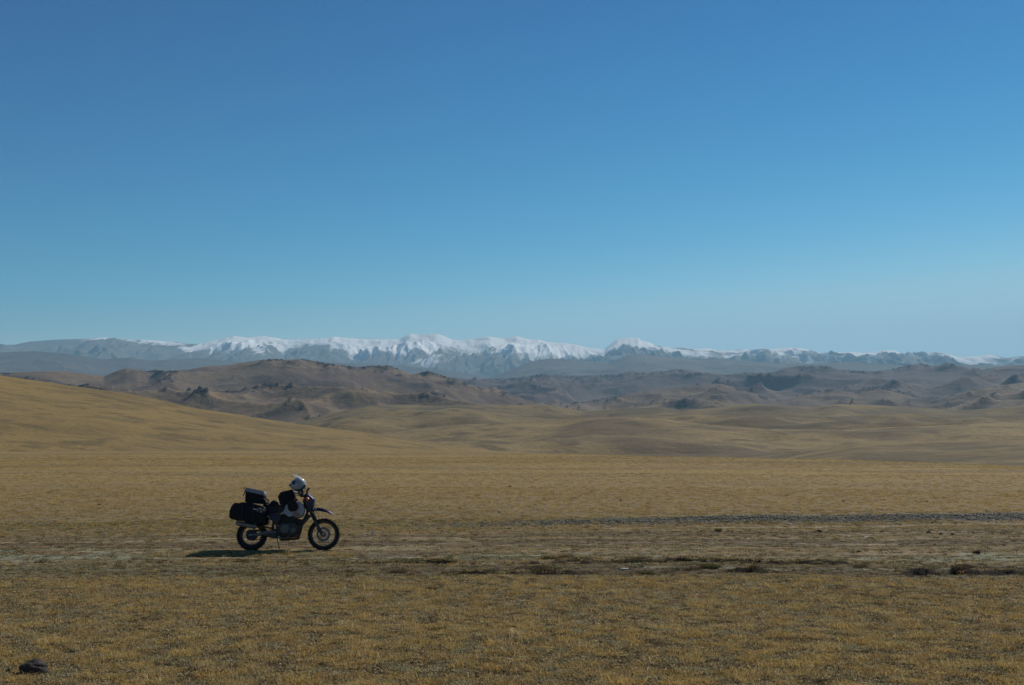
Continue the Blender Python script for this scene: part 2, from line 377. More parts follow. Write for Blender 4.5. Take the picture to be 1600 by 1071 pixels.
# ================================================================ the plain: ground, track, gravel, grass
def pw(px, py, z=0.0):
    """ground point of the flat plain seen at a pixel of the 1600x1071 photograph"""
    a = math.atan((535.5 - py) / F) + PITCH
    d = (EYE - z) / -math.tan(a)
    depth = d * 1.0
    x = (px - 800) / F * math.hypot(d, EYE) * math.cos(a - PITCH)
    return x, depth
P_CREST = [(-400, 319), (0, 319), (740, 300), (900, 232), (1060, 180), (1230, 157), (1400, 142), (1600, 126), (2000, 110)]
def bands(x, y):
    """what the plain is covered with at a point: shares of several covers"""
    w1 = fbm(x / 4.0, y / 2.2, 3, 301) * 0.55
    w2 = fbm(x / 1.1, y / 0.5, 3, 302)
    w3 = fbm(x / 9.0, y / 3.0, 3, 303)
    yy = y + w1 * 0.7
    right = sstep(-5.0, 1.5, x)
    left = 1 - right
    # broken bank of old ruts in front (two dark lips on the right, faint on the left)
    zone = sstep(19.9, 20.7, yy) * (1 - sstep(29.5, 31.5, yy - 0.10 * x))
    lip1 = np.exp(-((yy - 21.15 - 0.02 * x) / 0.24) ** 2)
    lip2 = np.exp(-((yy - 22.95 + 0.01 * x) / 0.22) ** 2)
    bare = 0.75 * sstep(20.5, 20.9, yy) * (1 - sstep(22.2, 22.9, yy)) * (0.65 + 0.35 * right)
    bare = np.maximum(bare, 0.7 * np.exp(-((yy - 27.2 - 0.03 * x) / 0.55) ** 2))
    bare = np.maximum(bare, 0.55 * np.exp(-((yy - 24.6 - 0.015 * x) / 0.35) ** 2) * (w3 > -0.35))
    bare = np.maximum(bare, 0.75 * np.exp(-((yy - 29.6 - 0.10 * x) / 0.45) ** 2) * (0.5 + 0.5 * right))
    st = fbm(x / 7.0, (y - 0.06 * x) / 0.30, 3, 311)
    st2 = fbm(x / 5.0, (y - 0.06 * x) / 0.22, 3, 312)
    bare = np.maximum(bare, 0.75 * sstep(0.10, 0.34, st) * zone)
    for y0, sl, w_ in ((26.4, 0.035, 0.24), (27.9, 0.05, 0.26), (24.15, 0.02, 0.20), (23.4, -0.01, 0.16), (29.0, 0.07, 0.22), (30.2, 0.10, 0.22)):
        bare = np.maximum(bare, 0.95 * np.exp(-((y + w1 * 0.35 - y0 - sl * x) / w_) ** 2) * (0.55 + 0.45 * sstep(-0.3, 0.2, w3)))
    # pale wheel track crossing from the left to the right
    tr = np.exp(-((yy - 29.35 - 0.13 * x - 0.0015 * x * x * (x > 0)) / 0.30) ** 2) * (0.55 + 0.45 * sstep(-0.2, 0.3, w3 + 0.25))
    tr2 = 0.9 * np.exp(-((yy - 31.3 - 0.15 * x) / 0.20) ** 2) * sstep(-3, 3, x) * sstep(-0.35, 0.05, w3 + 0.15 + 0.3 * w2)
    tr3 = np.exp(-((yy - 26.0 - 0.06 * x) / 0.13) ** 2) * 0.55 * sstep(-0.1, 0.25, w3)
    tr3 = np.maximum(tr3, 0.65 * sstep(0.22, 0.42, st2) * zone * (y > 22.5))
    track = np.clip(np.maximum(np.maximum(tr * (0.45 + 0.55 * left), tr2), tr3), 0, 1)
    frost = sstep(0.02, 0.42, w2 * 0.6 + w3 * 0.7 + 0.30) * (
        0.85 * np.exp(-((yy - 23.9) / 1.05) ** 2) * (0.35 + 0.65 * np.maximum(sstep(-6, -9, x), right))
        + 0.9 * np.exp(-((yy - 25.2) / 0.75) ** 2) * np.maximum(sstep(-7, -10, x), sstep(1, 4, x))
        + 0.45 * np.exp(-((yy - 21.9) / 0.5) ** 2))
    gc = 33.1 + 0.150 * x
    gs = sstep(-6.0, 7.0, x)
    gravel = np.exp(-(np.abs(yy * 0.3 + y * 0.7 - gc) / 1.15) ** 2.5) * (0.25 + 0.75 * gs)
    gravel = np.where(x < -7, 0, gravel)
    green = 0.8 * np.exp(-((yy - 32.0) / 1.6) ** 2) * sstep(-3.0, -7.0, x) * sstep(-0.3, 0.3, w3 + 0.2)
    green = np.maximum(green, 0.35 * np.exp(-((yy - 34.5 - 0.15 * x) / 2.0) ** 2))
    return dict(zone=zone, lip1=lip1 * right, lip2=lip2 * sstep(-2, 3, x), bare=np.clip(bare, 0, 1), track=track, frost=np.clip(frost, 0, 1), gravel=gravel,
                green=green, w1=w1, w2=w2, w3=w3, right=right, gs=gs)
def ground_z(x, y, b=None):
    b = b or bands(x, y)
    r = np.hypot(x, y)
    near = 1 - sstep(70, 140, r)
    z = fbm(x / 1.6, y / 1.6, 3, 401) * 0.020 + fbm(x / 0.30, y / 0.30, 3, 402) * 0.012 * (r < 60)
    z = z + fbm(x / 7, y / 7, 2, 403) * 0.03 * near
    hum = np.clip(fbm(x / 0.55, y / 0.42, 3, 404), 0, 1)
    brk = sstep(-0.15, 0.35, fbm(x / 1.6, y / 0.9, 3, 405) + 0.05)
    wy = b['w1'] * 0.7 + 0.12 * fbm(x / 0.6, y * 0, 2, 407)
    def scarp(y0):
        t = y + wy - y0
        return sstep(-0.06, 0.06, t) * np.exp(-np.clip(t, 0, None) / 0.55)
    rt = b['right'] * (0.35 + 0.65 * brk)
    z = z + scarp(21.05 + 0.02 * x) * rt * (0.11 + 0.08 * hum) + scarp(22.75 - 0.01 * x) * rt * (0.085 + 0.08 * hum)
    z = z - 0.06 * b['bare'] * sstep(20.4, 21.2, y) - 0.02 * b['track']
    z = z + 0.15 * b['gravel'] * b['gs'] + b['gravel'] * 0.02 * fbm(x / 0.12, y / 0.12, 2, 406)
    # bike stands on firm level ground
    k = np.exp(-(np.clip(np.abs(x + 4.7) - 1.4, 0, 99) / 0.7) ** 2 - ((y - 25.3) / 0.8) ** 2)
    z = z * (1 - k) + k * 0.25 * z
    # broad shape: crest of the plain, dip behind, slow climb to the far ranges
    az = np.arctan2(x, np.maximum(y, 1e-3))
    px = 800 + np.tan(np.clip(az, -0.8, 0.8)) * F
    px = np.where(np.abs(az) > 0.8, np.where(az > 0, 2000, -400), px)
    rc = sky_interp(P_CREST, px)
    over = np.clip(r - rc * 0.90, 0, None)
    drop = np.minimum(0.00022 * over ** 2 * (300 / rc), 12)
    base = np.interp(r, [0, 450, 900, 1200, 2600, 3500, 5500, 10000, 17500, 26500], [0, 0, 1, 5, 18, 52, 110, 370, 725, 760])
    z = z - drop + np.where(r > rc, base, 0) + 0.35 * fbm(x / 60, y / 45, 3, 408) * sstep(40, 110, r) * (1 - sstep(300, 600, r) * 0.2)
    return z

azf = np.arctan((np.linspace(-140, 1740, 900) - 800) / F)
step_o = np.linspace(azf[-1], azf[0] + 2 * math.pi, 70)[1:-1]
AZ = np.concatenate([azf, step_o])
rr = np.concatenate([np.linspace(0.05, 8.5, 14)[:-1], 8.5 * np.exp(np.linspace(0, math.log(62 / 8.5), 620)), 62 * np.exp(np.linspace(0, math.log(420 / 62), 150))[1:],
                     420 * np.exp(np.linspace(0, math.log(26500 / 420), 60))[1:]])
RR, AA = np.meshgrid(rr, AZ, indexing='ij')
GX = RR * np.sin(AA); GY = RR * np.cos(AA)
GB = bands(GX, GY)
nearm = (np.abs(AA) < 1.2)
for kk in ('lip1', 'lip2', 'bare', 'track', 'frost', 'gravel', 'green', 'zone'):
    GB[kk] = GB[kk] * nearm * 1.0
GZ = ground_z(GX, GY, GB)
GSCARP_SHADE = np.zeros_like(GX)  # mask of the scarp faces whose backlit shade is painted in
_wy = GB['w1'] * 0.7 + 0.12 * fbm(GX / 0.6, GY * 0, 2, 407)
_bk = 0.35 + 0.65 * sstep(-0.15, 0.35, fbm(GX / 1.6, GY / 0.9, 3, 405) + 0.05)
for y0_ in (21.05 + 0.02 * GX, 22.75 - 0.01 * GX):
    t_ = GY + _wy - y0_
    GSCARP_SHADE = np.maximum(GSCARP_SHADE, np.exp(-((t_ + 0.03) / 0.13) ** 2) * _bk * (0.35 + 0.65 * GB['right']) * nearm)

def grass_colour(k, p):
    """colour of the dry grass, the same for the sod and for the blades that grow on it"""
    a = k.noise(k.map(p, (1, 1, 0)), 0.9, 4, 0.6)
    b = k.noise(k.map(p, (1, 1.0, 0)), 4.5, 5, 0.7)
    c = k.noise(k.map(p, (0.35, 1, 0)), 0.045, 4, 0.6)
    col = k.mix(k.rng(a, 0.38, 0.62), (0.345, 0.238, 0.084), (0.450, 0.308, 0.098))
    col = k.mix(k.rng(b, 0.50, 0.64, 0, 0.8), col, (0.190, 0.135, 0.056))
    col = k.mix(k.rng(c, 0.46, 0.64, 0, 0.55), col, (0.215, 0.165, 0.078))
    g = k.noise(k.map(p, (1, 1.3, 0)), 2.3, 5, 0.65)
    col = k.mix(k.rng(g, 0.53, 0.64, 0, 0.75), col, (0.170, 0.168, 0.075))
    return col
def mat_ground():
    k = N('steppe_ground')
    p = k.pos()
    col = grass_colour(k, p)
    n1 = k.noise(k.map(p, (1, 1, 1)), 9, 5, 0.7)
    n2 = k.noise(k.map(p, (1, 1, 1)), 34, 4, 0.7)
    n3 = k.noise(k.map(p, (0.25, 1, 1)), 1.3, 4, 0.65)
    n4 = k.noise(k.map(p, (0.5, 1, 1)), 0.16, 5, 0.62)
    soil = k.mix(k.rng(n1, 0.35, 0.65), (0.100, 0.074, 0.044), (0.215, 0.160, 0.092))
    near = k.attr('near')
    soil = k.mix(k.rng(n2, 0.50, 0.66, 0, 0.75), soil, (0.27, 0.215, 0.125))
    sodm = k.math('MULTIPLY', k.rng(n1, 0.22, 0.50), near)
    col = k.mix(k.math('MULTIPLY', sodm, 0.92), col, soil)
    col = k.mix(k.math('MULTIPLY', k.attr('distant'), 0.30), col, (0.185, 0.125, 0.046))
    col = k.mix(k.rng(n3, 0.52, 0.70, 0, 0.35), col, (0.12, 0.095, 0.055))
    col = k.mix(k.rng(n4, 0.50, 0.66, 0, 0.40), col, (0.165, 0.130, 0.075))
    lg = k.attr('green'); col = k.mix(k.math('MULTIPLY', lg, 0.7), col, (0.105, 0.108, 0.042))
    edge = k.math('MULTIPLY', k.math('SUBTRACT', n1, 0.5), 0.9)
    brown = k.mix(k.rng(n2, 0.3, 0.7), (0.060, 0.043, 0.028), (0.125, 0.092, 0.057))
    col = k.mix(k.rng(k.math('ADD', k.attr('bare'), edge), 0.25, 0.55, 0, 0.9), col, brown)
    col = k.mix(k.rng(k.math('ADD', k.attr('track'), edge), 0.30, 0.60), col, k.mix(n2, (0.21, 0.165, 0.105), (0.31, 0.25, 0.165)))
    col = k.mix(k.rng(k.math('ADD', k.attr('frost'), k.math('MULTIPLY', edge, 1.4)), 0.30, 0.55, 0, 0.8), col, (0.23, 0.235, 0.17))
    vo = k.vor(k.map(p, (1, 1, 1)), 9.0)
    gr = k.mix(k.rng(vo.outputs['Distance'], 0.1, 0.6), k.mix(k.math('MULTIPLY', vo.outputs['Color'], 1.0), (0.10, 0.098, 0.088), (0.24, 0.23, 0.20)), (0.04, 0.038, 0.033))
    col = k.mix(k.rng(k.math('ADD', k.attr('gravel'), edge), 0.30, 0.50), col, gr)
    col = k.mix(k.rng(k.math('ADD', k.attr('cut'), edge), 0.35, 0.60), col, (0.030, 0.023, 0.017))  # bare earth of the scarp faces, blackened to paint in their backlit shade
    far = k.attr('distant')
    f5 = k.noise(k.map(p, (0.4, 1, 1)), 0.9, 6, 0.72)
    col = k.mix(k.math('MULTIPLY', k.rng(f5, 0.40, 0.62), k.math('MULTIPLY', far, 0.55)), col, (0.15, 0.115, 0.065))
    f6 = k.noise(k.map(p, (0.25, 1, 1)), 0.06, 5, 0.65)
    col = k.mix(k.math('MULTIPLY', k.rng(f6, 0.48, 0.60), k.math('MULTIPLY', far, 0.65)), col, (0.150, 0.115, 0.078))
    h = k.math('ADD', n1, k.math('MULTIPLY', n2, 0.4))
    return k.fin(k.bsdf(col, 0.95, 0.08, normal=k.bump(h, 0.6, 0.03)))
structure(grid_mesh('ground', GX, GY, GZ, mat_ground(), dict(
    bare=GB['bare'], track=GB['track'], frost=GB['frost'], gravel=GB['gravel'], green=GB['green'], cut=GSCARP_SHADE,
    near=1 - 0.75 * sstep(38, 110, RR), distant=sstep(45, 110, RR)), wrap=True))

# ---- grass: small clumps of real blades, scattered with geometry nodes
def mat_blade(name, kind):
    k = N(name)
    if kind == 'gold':
        c0 = k.n('Attribute', attribute_name='spot', attribute_type='INSTANCER').outputs['Vector']
        col = grass_colour(k, c0)
        wn = k.n('TexWhiteNoise'); k.l(c0, wn.inputs['Vector'])
        rr_ = wn.outputs['Value']
        col = k.mix(k.rng(rr_, 0.0, 0.5, 0.75, 0.0, False), col, (0.76, 0.50, 0.15))
        col = k.mix(k.rng(rr_, 0.55, 0.8, 0, 0.75, False), col, (0.74, 0.60, 0.33))
        col = k.mix(k.rng(rr_, 0.84, 0.86, 0, 0.8, False), col, (0.20, 0.155, 0.075))
        col = k.mix(k.rng(rr_, 0.93, 0.94, 0, 0.8, False), col, (0.36, 0.17, 0.07))
        col = k.mix(k.rng(k.attr('tint'), 0.55, 1.0, 0, 0.7), col, (0.62, 0.50, 0.27))
        col = k.mix(k.rng(k.attr('tint'), 0.0, 0.25, 0.5, 0), col, (0.16, 0.11, 0.055))
    elif kind == 'grey':
        col = k.mix(k.attr('tint'), (0.21, 0.195, 0.105), (0.52, 0.48, 0.31))
    elif kind == 'brown':
        col = k.mix(k.attr('tint'), (0.055, 0.042, 0.028), (0.16, 0.115, 0.07))
    elif kind == 'litter':
        col = k.mix(k.rng(k.attr('tint'), 0.0, 0.45), (0.065, 0.048, 0.028), (0.30, 0.225, 0.110))
        col = k.mix(k.rng(k.attr('tint'), 0.6, 0.95), col, (0.76, 0.63, 0.38))
    elif kind == 'green':
        col = k.mix(k.attr('tint'), (0.065, 0.075, 0.025), (0.17, 0.15, 0.06))
    else:
        col = k.mix(k.attr('tint'), (0.38, 0.30, 0.16), (0.52, 0.45, 0.30))
    d = k.n('BsdfDiffuse'); t = k.n('BsdfTranslucent')
    k.l(col, d.inputs[0]); k.l(col, t.inputs[0])
    m = k.n('MixShader'); m.inputs[0].default_value = 0.33
    k.l(d.outputs[0], m.inputs[1]); k.l(t.outputs[0], m.inputs[2])
    return k.fin(m.outputs[0])
MB_ = {q: mat_blade('dry_blade_' + q, q) for q in ('gold', 'grey', 'brown', 'green', 'straw', 'litter')}
def clump(name, kind, nb, rad, h0, h1, wid, lean, seed):
    rng = np.random.default_rng(seed)
    V = []; Fc = []; T = []
    for i in range(nb):
        a = rng.uniform(0, 2 * math.pi); r = rad * math.sqrt(rng.uniform(0, 1))
        x, y = r * math.cos(a), r * math.sin(a)
        h = rng.uniform(h0, h1) * (1 - 0.35 * (r / rad))
        la = a + rng.normal(0, 0.9); le = lean * rng.uniform(0.3, 1.3) * h
        dx, dy = math.cos(la) * le, math.sin(la) * le
        wa = rng.uniform(0, math.pi); w = wid * rng.uniform(0.6, 1.3)
        wx, wy = math.cos(wa) * w / 2, math.sin(wa) * w / 2
        b = len(V)
        V += [(x - wx, y - wy, -0.01), (x + wx, y + wy, -0.01),
              (x + dx * .35 - wx * .8, y + dy * .35 - wy * .8, h * .6), (x + dx * .35 + wx * .8, y + dy * .35 + wy * .8, h * .6),
              (x + dx, y + dy, h * (1 - 0.25 * lean))]
        Fc += [(b, b + 1, b + 3, b + 2), (b + 2, b + 3, b + 4)]
        T += [rng.uniform(0, 1)] * 5
    me = bpy.data.meshes.new(name); me.from_pydata(V, [], Fc)
    at = me.attributes.new('tint', 'FLOAT', 'POINT'); at.data.foreach_set('value', np.array(T, np.float32))
    me.materials.append(MB_[kind])
    return bpy.data.objects.new(name, me)
def clump_set(name, objs):
    c = bpy.data.collections.new(name)
    for o in objs: c.objects.link(o)
    return c
SETS = {
    'litter': clump_set('litter_clumps', [clump('litter_clump', 'litter', 30, 0.13, 0.008, 0.026, 0.012, 3.0, 130 + i) for i in range(6)]),
    'gold': clump_set('dry_clumps', [clump('grass_clump', 'gold', 36, 0.05 + 0.014 * i, 0.018, 0.040 + 0.012 * i, 0.0056, 1.3, 10 + i) for i in range(5)]),
    'goldfar': clump_set('distant_clumps', [clump('grass_clump', 'gold', 40, 0.26, 0.04, 0.09, 0.012, 0.9, 30 + i) for i in range(4)]),
    'grey': clump_set('grey_clumps', [clump('herb_clump', 'grey', 46, 0.075, 0.012, 0.035, 0.0075, 1.5, 50 + i) for i in range(4)]),
    'brown': clump_set('dead_clumps', [clump('dead_clump', 'brown', 36, 0.075, 0.010, 0.035, 0.007, 1.6, 70 + i) for i in range(4)]),
    'green': clump_set('green_clumps', [clump('green_clump', 'green', 40, 0.09, 0.02, 0.055, 0.007, 1.0, 90 + i) for i in range(3)]),
    'straw': clump_set('straw_clumps', [clump('straw_clump', 'straw', 5, 0.10, 0.04, 0.13, 0.0052, 1.5, 110 + i) for i in range(6)]),
}
def scatter(name, setname, x, y, scale, seed):
    rng = np.random.default_rng(seed)
    n = len(x)
    z = ground_z(x, y)
    me = bpy.data.meshes.new(name)
    me.vertices.add(n)
    me.vertices.foreach_set('co', np.stack([x, y, z], -1).astype(np.float32).ravel())
    for nm, v in (('scl', scale), ('rotz', rng.uniform(0, 6.283, n))):
        a = me.attributes.new(nm, 'FLOAT', 'POINT'); a.data.foreach_set('value', v.astype(np.float32))
    a = me.attributes.new('pick', 'INT', 'POINT'); a.data.foreach_set('value', rng.integers(0, len(SETS[setname].objects), n).astype(np.int32))
    a = me.attributes.new('spot', 'FLOAT_VECTOR', 'POINT'); a.data.foreach_set('vector', np.stack([x, y, z], -1).astype(np.float32).ravel())
    o = link(bpy.data.objects.new(name, me)); o['kind'] = 'stuff'
    g = bpy.data.node_groups.new('scatter_' + name, 'GeometryNodeTree')
    g.interface.new_socket('Geometry', in_out='INPUT', socket_type='NodeSocketGeometry')
    g.interface.new_socket('Geometry', in_out='OUTPUT', socket_type='NodeSocketGeometry')
    gi = g.nodes.new('NodeGroupInput'); go = g.nodes.new('NodeGroupOutput')
    ip = g.nodes.new('GeometryNodeInstanceOnPoints'); ci = g.nodes.new('GeometryNodeCollectionInfo')
    ci.inputs['Collection'].default_value = SETS[setname]
    ci.inputs['Separate Children'].default_value = True
    ci.inputs['Reset Children'].default_value = True
    def na(nm, t):
        q = g.nodes.new('GeometryNodeInputNamedAttribute'); q.data_type = t; q.inputs[0].default_value = nm
        return q.outputs[0]
    cx = g.nodes.new('ShaderNodeCombineXYZ'); g.links.new(na('rotz', 'FLOAT'), cx.inputs[2])
    g.links.new(gi.outputs[0], ip.inputs['Points']); g.links.new(ci.outputs[0], ip.inputs['Instance'])
    ip.inputs['Pick Instance'].default_value = True
    g.links.new(na('pick', 'INT'), ip.inputs['Instance Index'])
    g.links.new(cx.outputs[0], ip.inputs['Rotation']); g.links.new(na('scl', 'FLOAT'), ip.inputs['Scale'])
    g.links.new(ip.outputs[0], go.inputs[0])
    md = o.modifiers.new('scatter', 'NODES'); md.node_group = g
    return o
def wedge(n, r0, r1, rng, m=0.54):
    n = int(n * 1.17)
    r = np.sqrt(rng.uniform(r0 * r0, r1 * r1, n)); t = rng.uniform(-m, m, n)
    return r * np.sin(t), r * np.cos(t)
rg = np.random.default_rng(5)
X1, Y1 = [], []
for n_, r0, r1 in ((26000, 9.0, 15), (34000, 15, 24), (26000, 24, 36), (26000, 36, 60), (16000, 60, 88)):
    a_, b_ = wedge(n_, r0, r1, rg); X1.append(a_); Y1.append(b_)
X1 = np.concatenate(X1); Y1 = np.concatenate(Y1)
bb = bands(X1, Y1)
u = rg.uniform(0, 1, len(X1))
patch = fbm(X1 / 0.30, Y1 / 0.38, 4, 501)
pat2 = fbm(X1 / 2.6, Y1 / 1.5, 3, 502)
cut = np.clip(bb['bare'] * 0.85 + bb['track'] * 1.1 + bb['gravel'] * 1.2 + bb['frost'] * 0.55, 0, 1)
front = Y1 < 20.6
dens_gold = np.where(front, 0.42 + 1.5 * patch + 0.5 * pat2, np.where(Y1 > 36, (0.75 + 0.5 * patch) * (1 - sstep(62, 88, Y1)), 0.62 + 0.9 * patch + 0.3 * pat2)) * (1 - cut) * (1 - 0.42 * bb['zone'])
gsel = u < dens_gold
sz = np.where(Y1 > 36, 1.35, 1.0)
scatter('dry_grass', 'gold', X1[gsel], Y1[gsel], (rg.uniform(0.40, 1.20, gsel.sum()) * np.where(rg.uniform(0, 1, gsel.sum()) < 0.04, 1.55, 1.0) * (0.9 + 0.6 * np.clip(patch[gsel], -1, 1)) * sz[gsel]) * (1 - 0.4 * bb['zone'][gsel]), 1)
rest = ~gsel
pat4 = fbm(X1 / 0.35, Y1 / 0.30, 3, 509)
dgrey = np.clip(0.04 + 0.9 * bb['frost'] + 1.1 * np.clip(pat4 - 0.09, 0, 1) * 2 * (Y1 < 40) + 0.15 * bb['zone'], 0, 1) * (1 - np.clip(bb['track'] + bb['gravel'], 0, 1) * 0.9)
u2 = rg.uniform(0, 1, len(X1))
cutb = 1 - 0.85 * sstep(0.35, 0.8, bb['bare'])
q = rest & (u2 < dgrey * 0.8 * cutb)
scatter('grey_herbs', 'grey', X1[q], Y1[q], rg.uniform(0.5, 1.25, q.sum()), 2)
q2 = rest & (u2 > 0.72) & (bb['gravel'] < 0.4) & (bb['track'] < 0.5)
scatter('withered_stubble', 'brown', X1[q2], Y1[q2], rg.uniform(0.5, 1.2, q2.sum()), 3)
q3 = (rg.uniform(0, 1, len(X1)) < 0.6 * bb['green'] + 0.02 * (pat2 > 0.3)) & (bb['track'] < 0.4)
scatter('green_grass', 'green', X1[q3], Y1[q3], rg.uniform(0.5, 1.1, q3.sum()), 4)
q7 = (u2 > 0.25 + 0.35 * bb['zone'] + 0.5 * (1 - cutb)) & (Y1 < 40) & (bb['gravel'] < 0.5) & (bb['track'] < 0.6) & (patch < 0.35)
scatter('ground_litter', 'litter', X1[q7], Y1[q7], rg.uniform(0.5, 1.2, q7.sum()), 10)
a_, b_ = wedge(15000, 9, 36, rg)
q4 = bands(a_, b_)['zone'] < 0.9
scatter('straw_stalks', 'straw', a_[q4], b_[q4], rg.uniform(0.6, 1.1, q4.sum()), 5)
a_, b_ = wedge(90000, 46, 240, rg)
pt = fbm(a_ / 9, b_ / 4, 3, 503)
q5 = rg.uniform(0, 1, len(a_)) < (0.70 + 0.3 * pt) * (1 - sstep(120, 230, b_) * 0.7) * sstep(44, 75, b_)
scatter('distant_dry_grass', 'goldfar', a_[q5], b_[q5], rg.uniform(0.5, 1.0, q5.sum()) * np.clip(b_[q5] / 110, 0.7, 1.2), 6)
# tufts thick on the broken lips
n_ = 2600
a_ = rg.uniform(-5.5, 11.5, n_)
lipy = np.where(rg.uniform(0, 1, n_) < 0.5, 21.15 + 0.02 * a_, 22.95 - 0.01 * a_) + rg.normal(0, 0.16, n_)
bl = bands(a_, lipy)
q6 = (np.clip(fbm(a_ / 1.6, lipy / 0.9, 3, 405) + 0.15, 0, 1) * 1.6 > rg.uniform(0, 1, n_))
s6 = rg.uniform(0.6, 1.15, q6.sum())
h6 = rg.uniform(0, 1, q6.sum())
scatter('bank_grass', 'green', a_[q6][h6 < .45], lipy[q6][h6 < .45], s6[h6 < .45], 7)
scatter('bank_stubble', 'brown', a_[q6][h6 >= .7], lipy[q6][h6 >= .7], s6[h6 >= .7], 8)
scatter('bank_dry_grass', 'gold', a_[q6][(h6 >= .45) & (h6 < .7)], lipy[q6][(h6 >= .45) & (h6 < .7)], s6[(h6 >= .45) & (h6 < .7)], 9)

# ---- gravel: loose stones heaped along the road edge
def mat_stone(name, dark, light):
    k = N(name)
    c0 = k.n('Attribute', attribute_name='spot', attribute_type='INSTANCER').outputs['Vector']
    wn = k.n('TexWhiteNoise'); k.l(c0, wn.inputs['Vector'])
    n = k.noise(k.obj(), 25, 4, 0.6)
    c = k.mix(wn.outputs['Value'], dark, light)
    c = k.mix(k.rng(n, 0.35, 0.7, 0, 0.5), c, tuple(q * 0.6 for q in dark))
    return k.fin(k.bsdf(c, 0.85, 0.3, normal=k.bump(n, 0.4, 0.01)))
m_stone = mat_stone('grey_gravel_stone', (0.055, 0.050, 0.038), (0.27, 0.245, 0.18))
def stone_mesh(name, mat, sub, seed, sx=1, sy=1, sz=0.6, rough=0.22, r=0.04, freq=1.3):
    bm = bmesh.new(); bmesh.ops.create_icosphere(bm, subdivisions=sub, radius=1.0)
    co = np.array([v.co for v in bm.verts])
    n = fbm(co[:, 0] * freq + seed * 3.3, co[:, 1] * freq + co[:, 2] * 2.1 + seed, 3, seed)
    for v, q in zip(bm.verts, n):
        v.co *= 1 + rough * q * 2
        v.co.x *= sx * r; v.co.y *= sy * r; v.co.z *= sz * r
    me = bpy.data.meshes.new(name); bm.to_mesh(me); bm.free()
    me.materials.append(mat)
    return me
SETS['stone'] = clump_set('gravel_stones', [bpy.data.objects.new('gravel_stone', stone_mesh('gravel_stone', m_stone, 1, 200 + i, 1, .8, .65)) for i in range(5)])
n_ = 16000
a_ = rg.uniform(-7, 18, n_); b_ = 33.1 + 0.15 * a_ + rg.normal(0, 0.62, n_)
gg = bands(a_, b_)
q8 = rg.uniform(0, 1, n_) < gg['gravel'] * (0.06 + 0.94 * gg['gs']) * (0.50 + 0.9 * fbm(a_ / 0.8, b_ / 0.4, 3, 511))
scatter('gravel', 'stone', a_[q8], b_[q8], rg.uniform(0.5, 1.3, q8.sum()) ** 1.5, 11)
# thin stony scatter along the ruts
a_, b_ = wedge(2600, 20.5, 34, rg)
q9 = rg.uniform(0, 1, len(a_)) < 0.15 + bands(a_, b_)['bare']
scatter('rut_pebbles', 'stone', a_[q9], b_[q9], rg.uniform(0.25, 0.7, q9.sum()), 12)

a_ = rg.uniform(-7.2, -3.1, 420); b_ = rg.uniform(24.0, 25.1, 420)
scatter('verge_grass', 'gold', a_, b_, rg.uniform(0.5, 1.25, 420), 13)
a_ = rg.uniform(-7.5, -3.1, 420); b_ = rg.uniform(24.0, 25.2, 420)
scatter('verge_herbs', 'grey', a_, b_, rg.uniform(0.5, 1.3, 420), 14)
# ================================================================ motorcycle and what it carries
def simple(name, col, rough=0.6, spec=0.4, metal=0.0, dust=0.25, coat=0.0, scale=14.0, dcol=(0.20, 0.15, 0.10)):
    k = N(name)
    v = k.obj()
    n = k.noise(v, scale, 5, 0.65)
    n2 = k.noise(v, scale * 5, 3, 0.6)
    c = k.mix(k.rng(n, 0.35, 0.7, 0, 0.35), col, tuple(x * 0.6 for x in col))
    if dust:
        c = k.mix(k.rng(n2, 0.45, 0.75, 0, dust), c, dcol)
    r = k.math('ADD', k.math('MULTIPLY', n, 0.25), rough - 0.12)
    return k.fin(k.bsdf(c, r, spec, metal, normal=k.bump(n2, 0.15, 0.002), coat=coat))
mt_rub = simple('tyre_rubber', (0.016, 0.016, 0.017), 0.85, 0.25, dust=0.30)
mt_rim = simple('rim_alloy', (0.075, 0.065, 0.055), 0.5, 0.4, 0.4, 0.3)
mt_steel = simple('bare_steel', (0.42, 0.42, 0.41), 0.35, 0.5, 0.9, 0.15)
mt_dkmet = simple('dark_metal', (0.035, 0.036, 0.038), 0.5, 0.4, 0.3, 0.25)
mt_swing = simple('swingarm_alloy', (0.16, 0.16, 0.165), 0.5, 0.4, 0.5, 0.25)
mt_fork = simple('dusty_fork_metal', (0.085, 0.072, 0.052), 0.55, 0.4, 0.4, 0.35)
mt_eng = simple('engine_casting', (0.075, 0.070, 0.068), 0.6, 0.4, 0.3, 0.35)
mt_clutch = simple('engine_cover', (0.13, 0.125, 0.125), 0.45, 0.45, 0.4, 0.25)
mt_black = simple('black_plastic', (0.014, 0.014, 0.016), 0.55, 0.35, dust=0.15)
mt_seat = simple('seat_vinyl', (0.012, 0.012, 0.018), 0.55, 0.35, dust=0.12)
mt_blue = simple('violet_blue_plastic', (0.032, 0.022, 0.115), 0.4, 0.45, dust=0.2, coat=0.15)
mt_navy = simple('dark_blue_plastic', (0.022, 0.026, 0.050), 0.45, 0.4, dust=0.2)
mt_white = simple('white_painted_tank', (0.42, 0.45, 0.48), 0.5, 0.35, dust=0.3)
mt_helm = simple('white_helmet_shell', (0.76, 0.78, 0.80), 0.25, 0.5, dust=0.04, coat=0.6)
mt_red = simple('red_decal', (0.42, 0.035, 0.045), 0.5, 0.4, dust=0.05)
mt_muff = simple('silencer_metal', (0.27, 0.26, 0.27), 0.5, 0.5, 0.5, 0.2)
mt_rust = simple('rusty_steel', (0.085, 0.045, 0.032), 0.8, 0.3, 0.2, 0.2)
mt_bag = simple('black_bag_fabric', (0.012, 0.013, 0.019), 0.85, 0.2, dust=0.18, scale=9)
mt_bag2 = simple('black_bag_fabric_worn', (0.016, 0.014, 0.018), 0.8, 0.2, dust=0.2, scale=7)
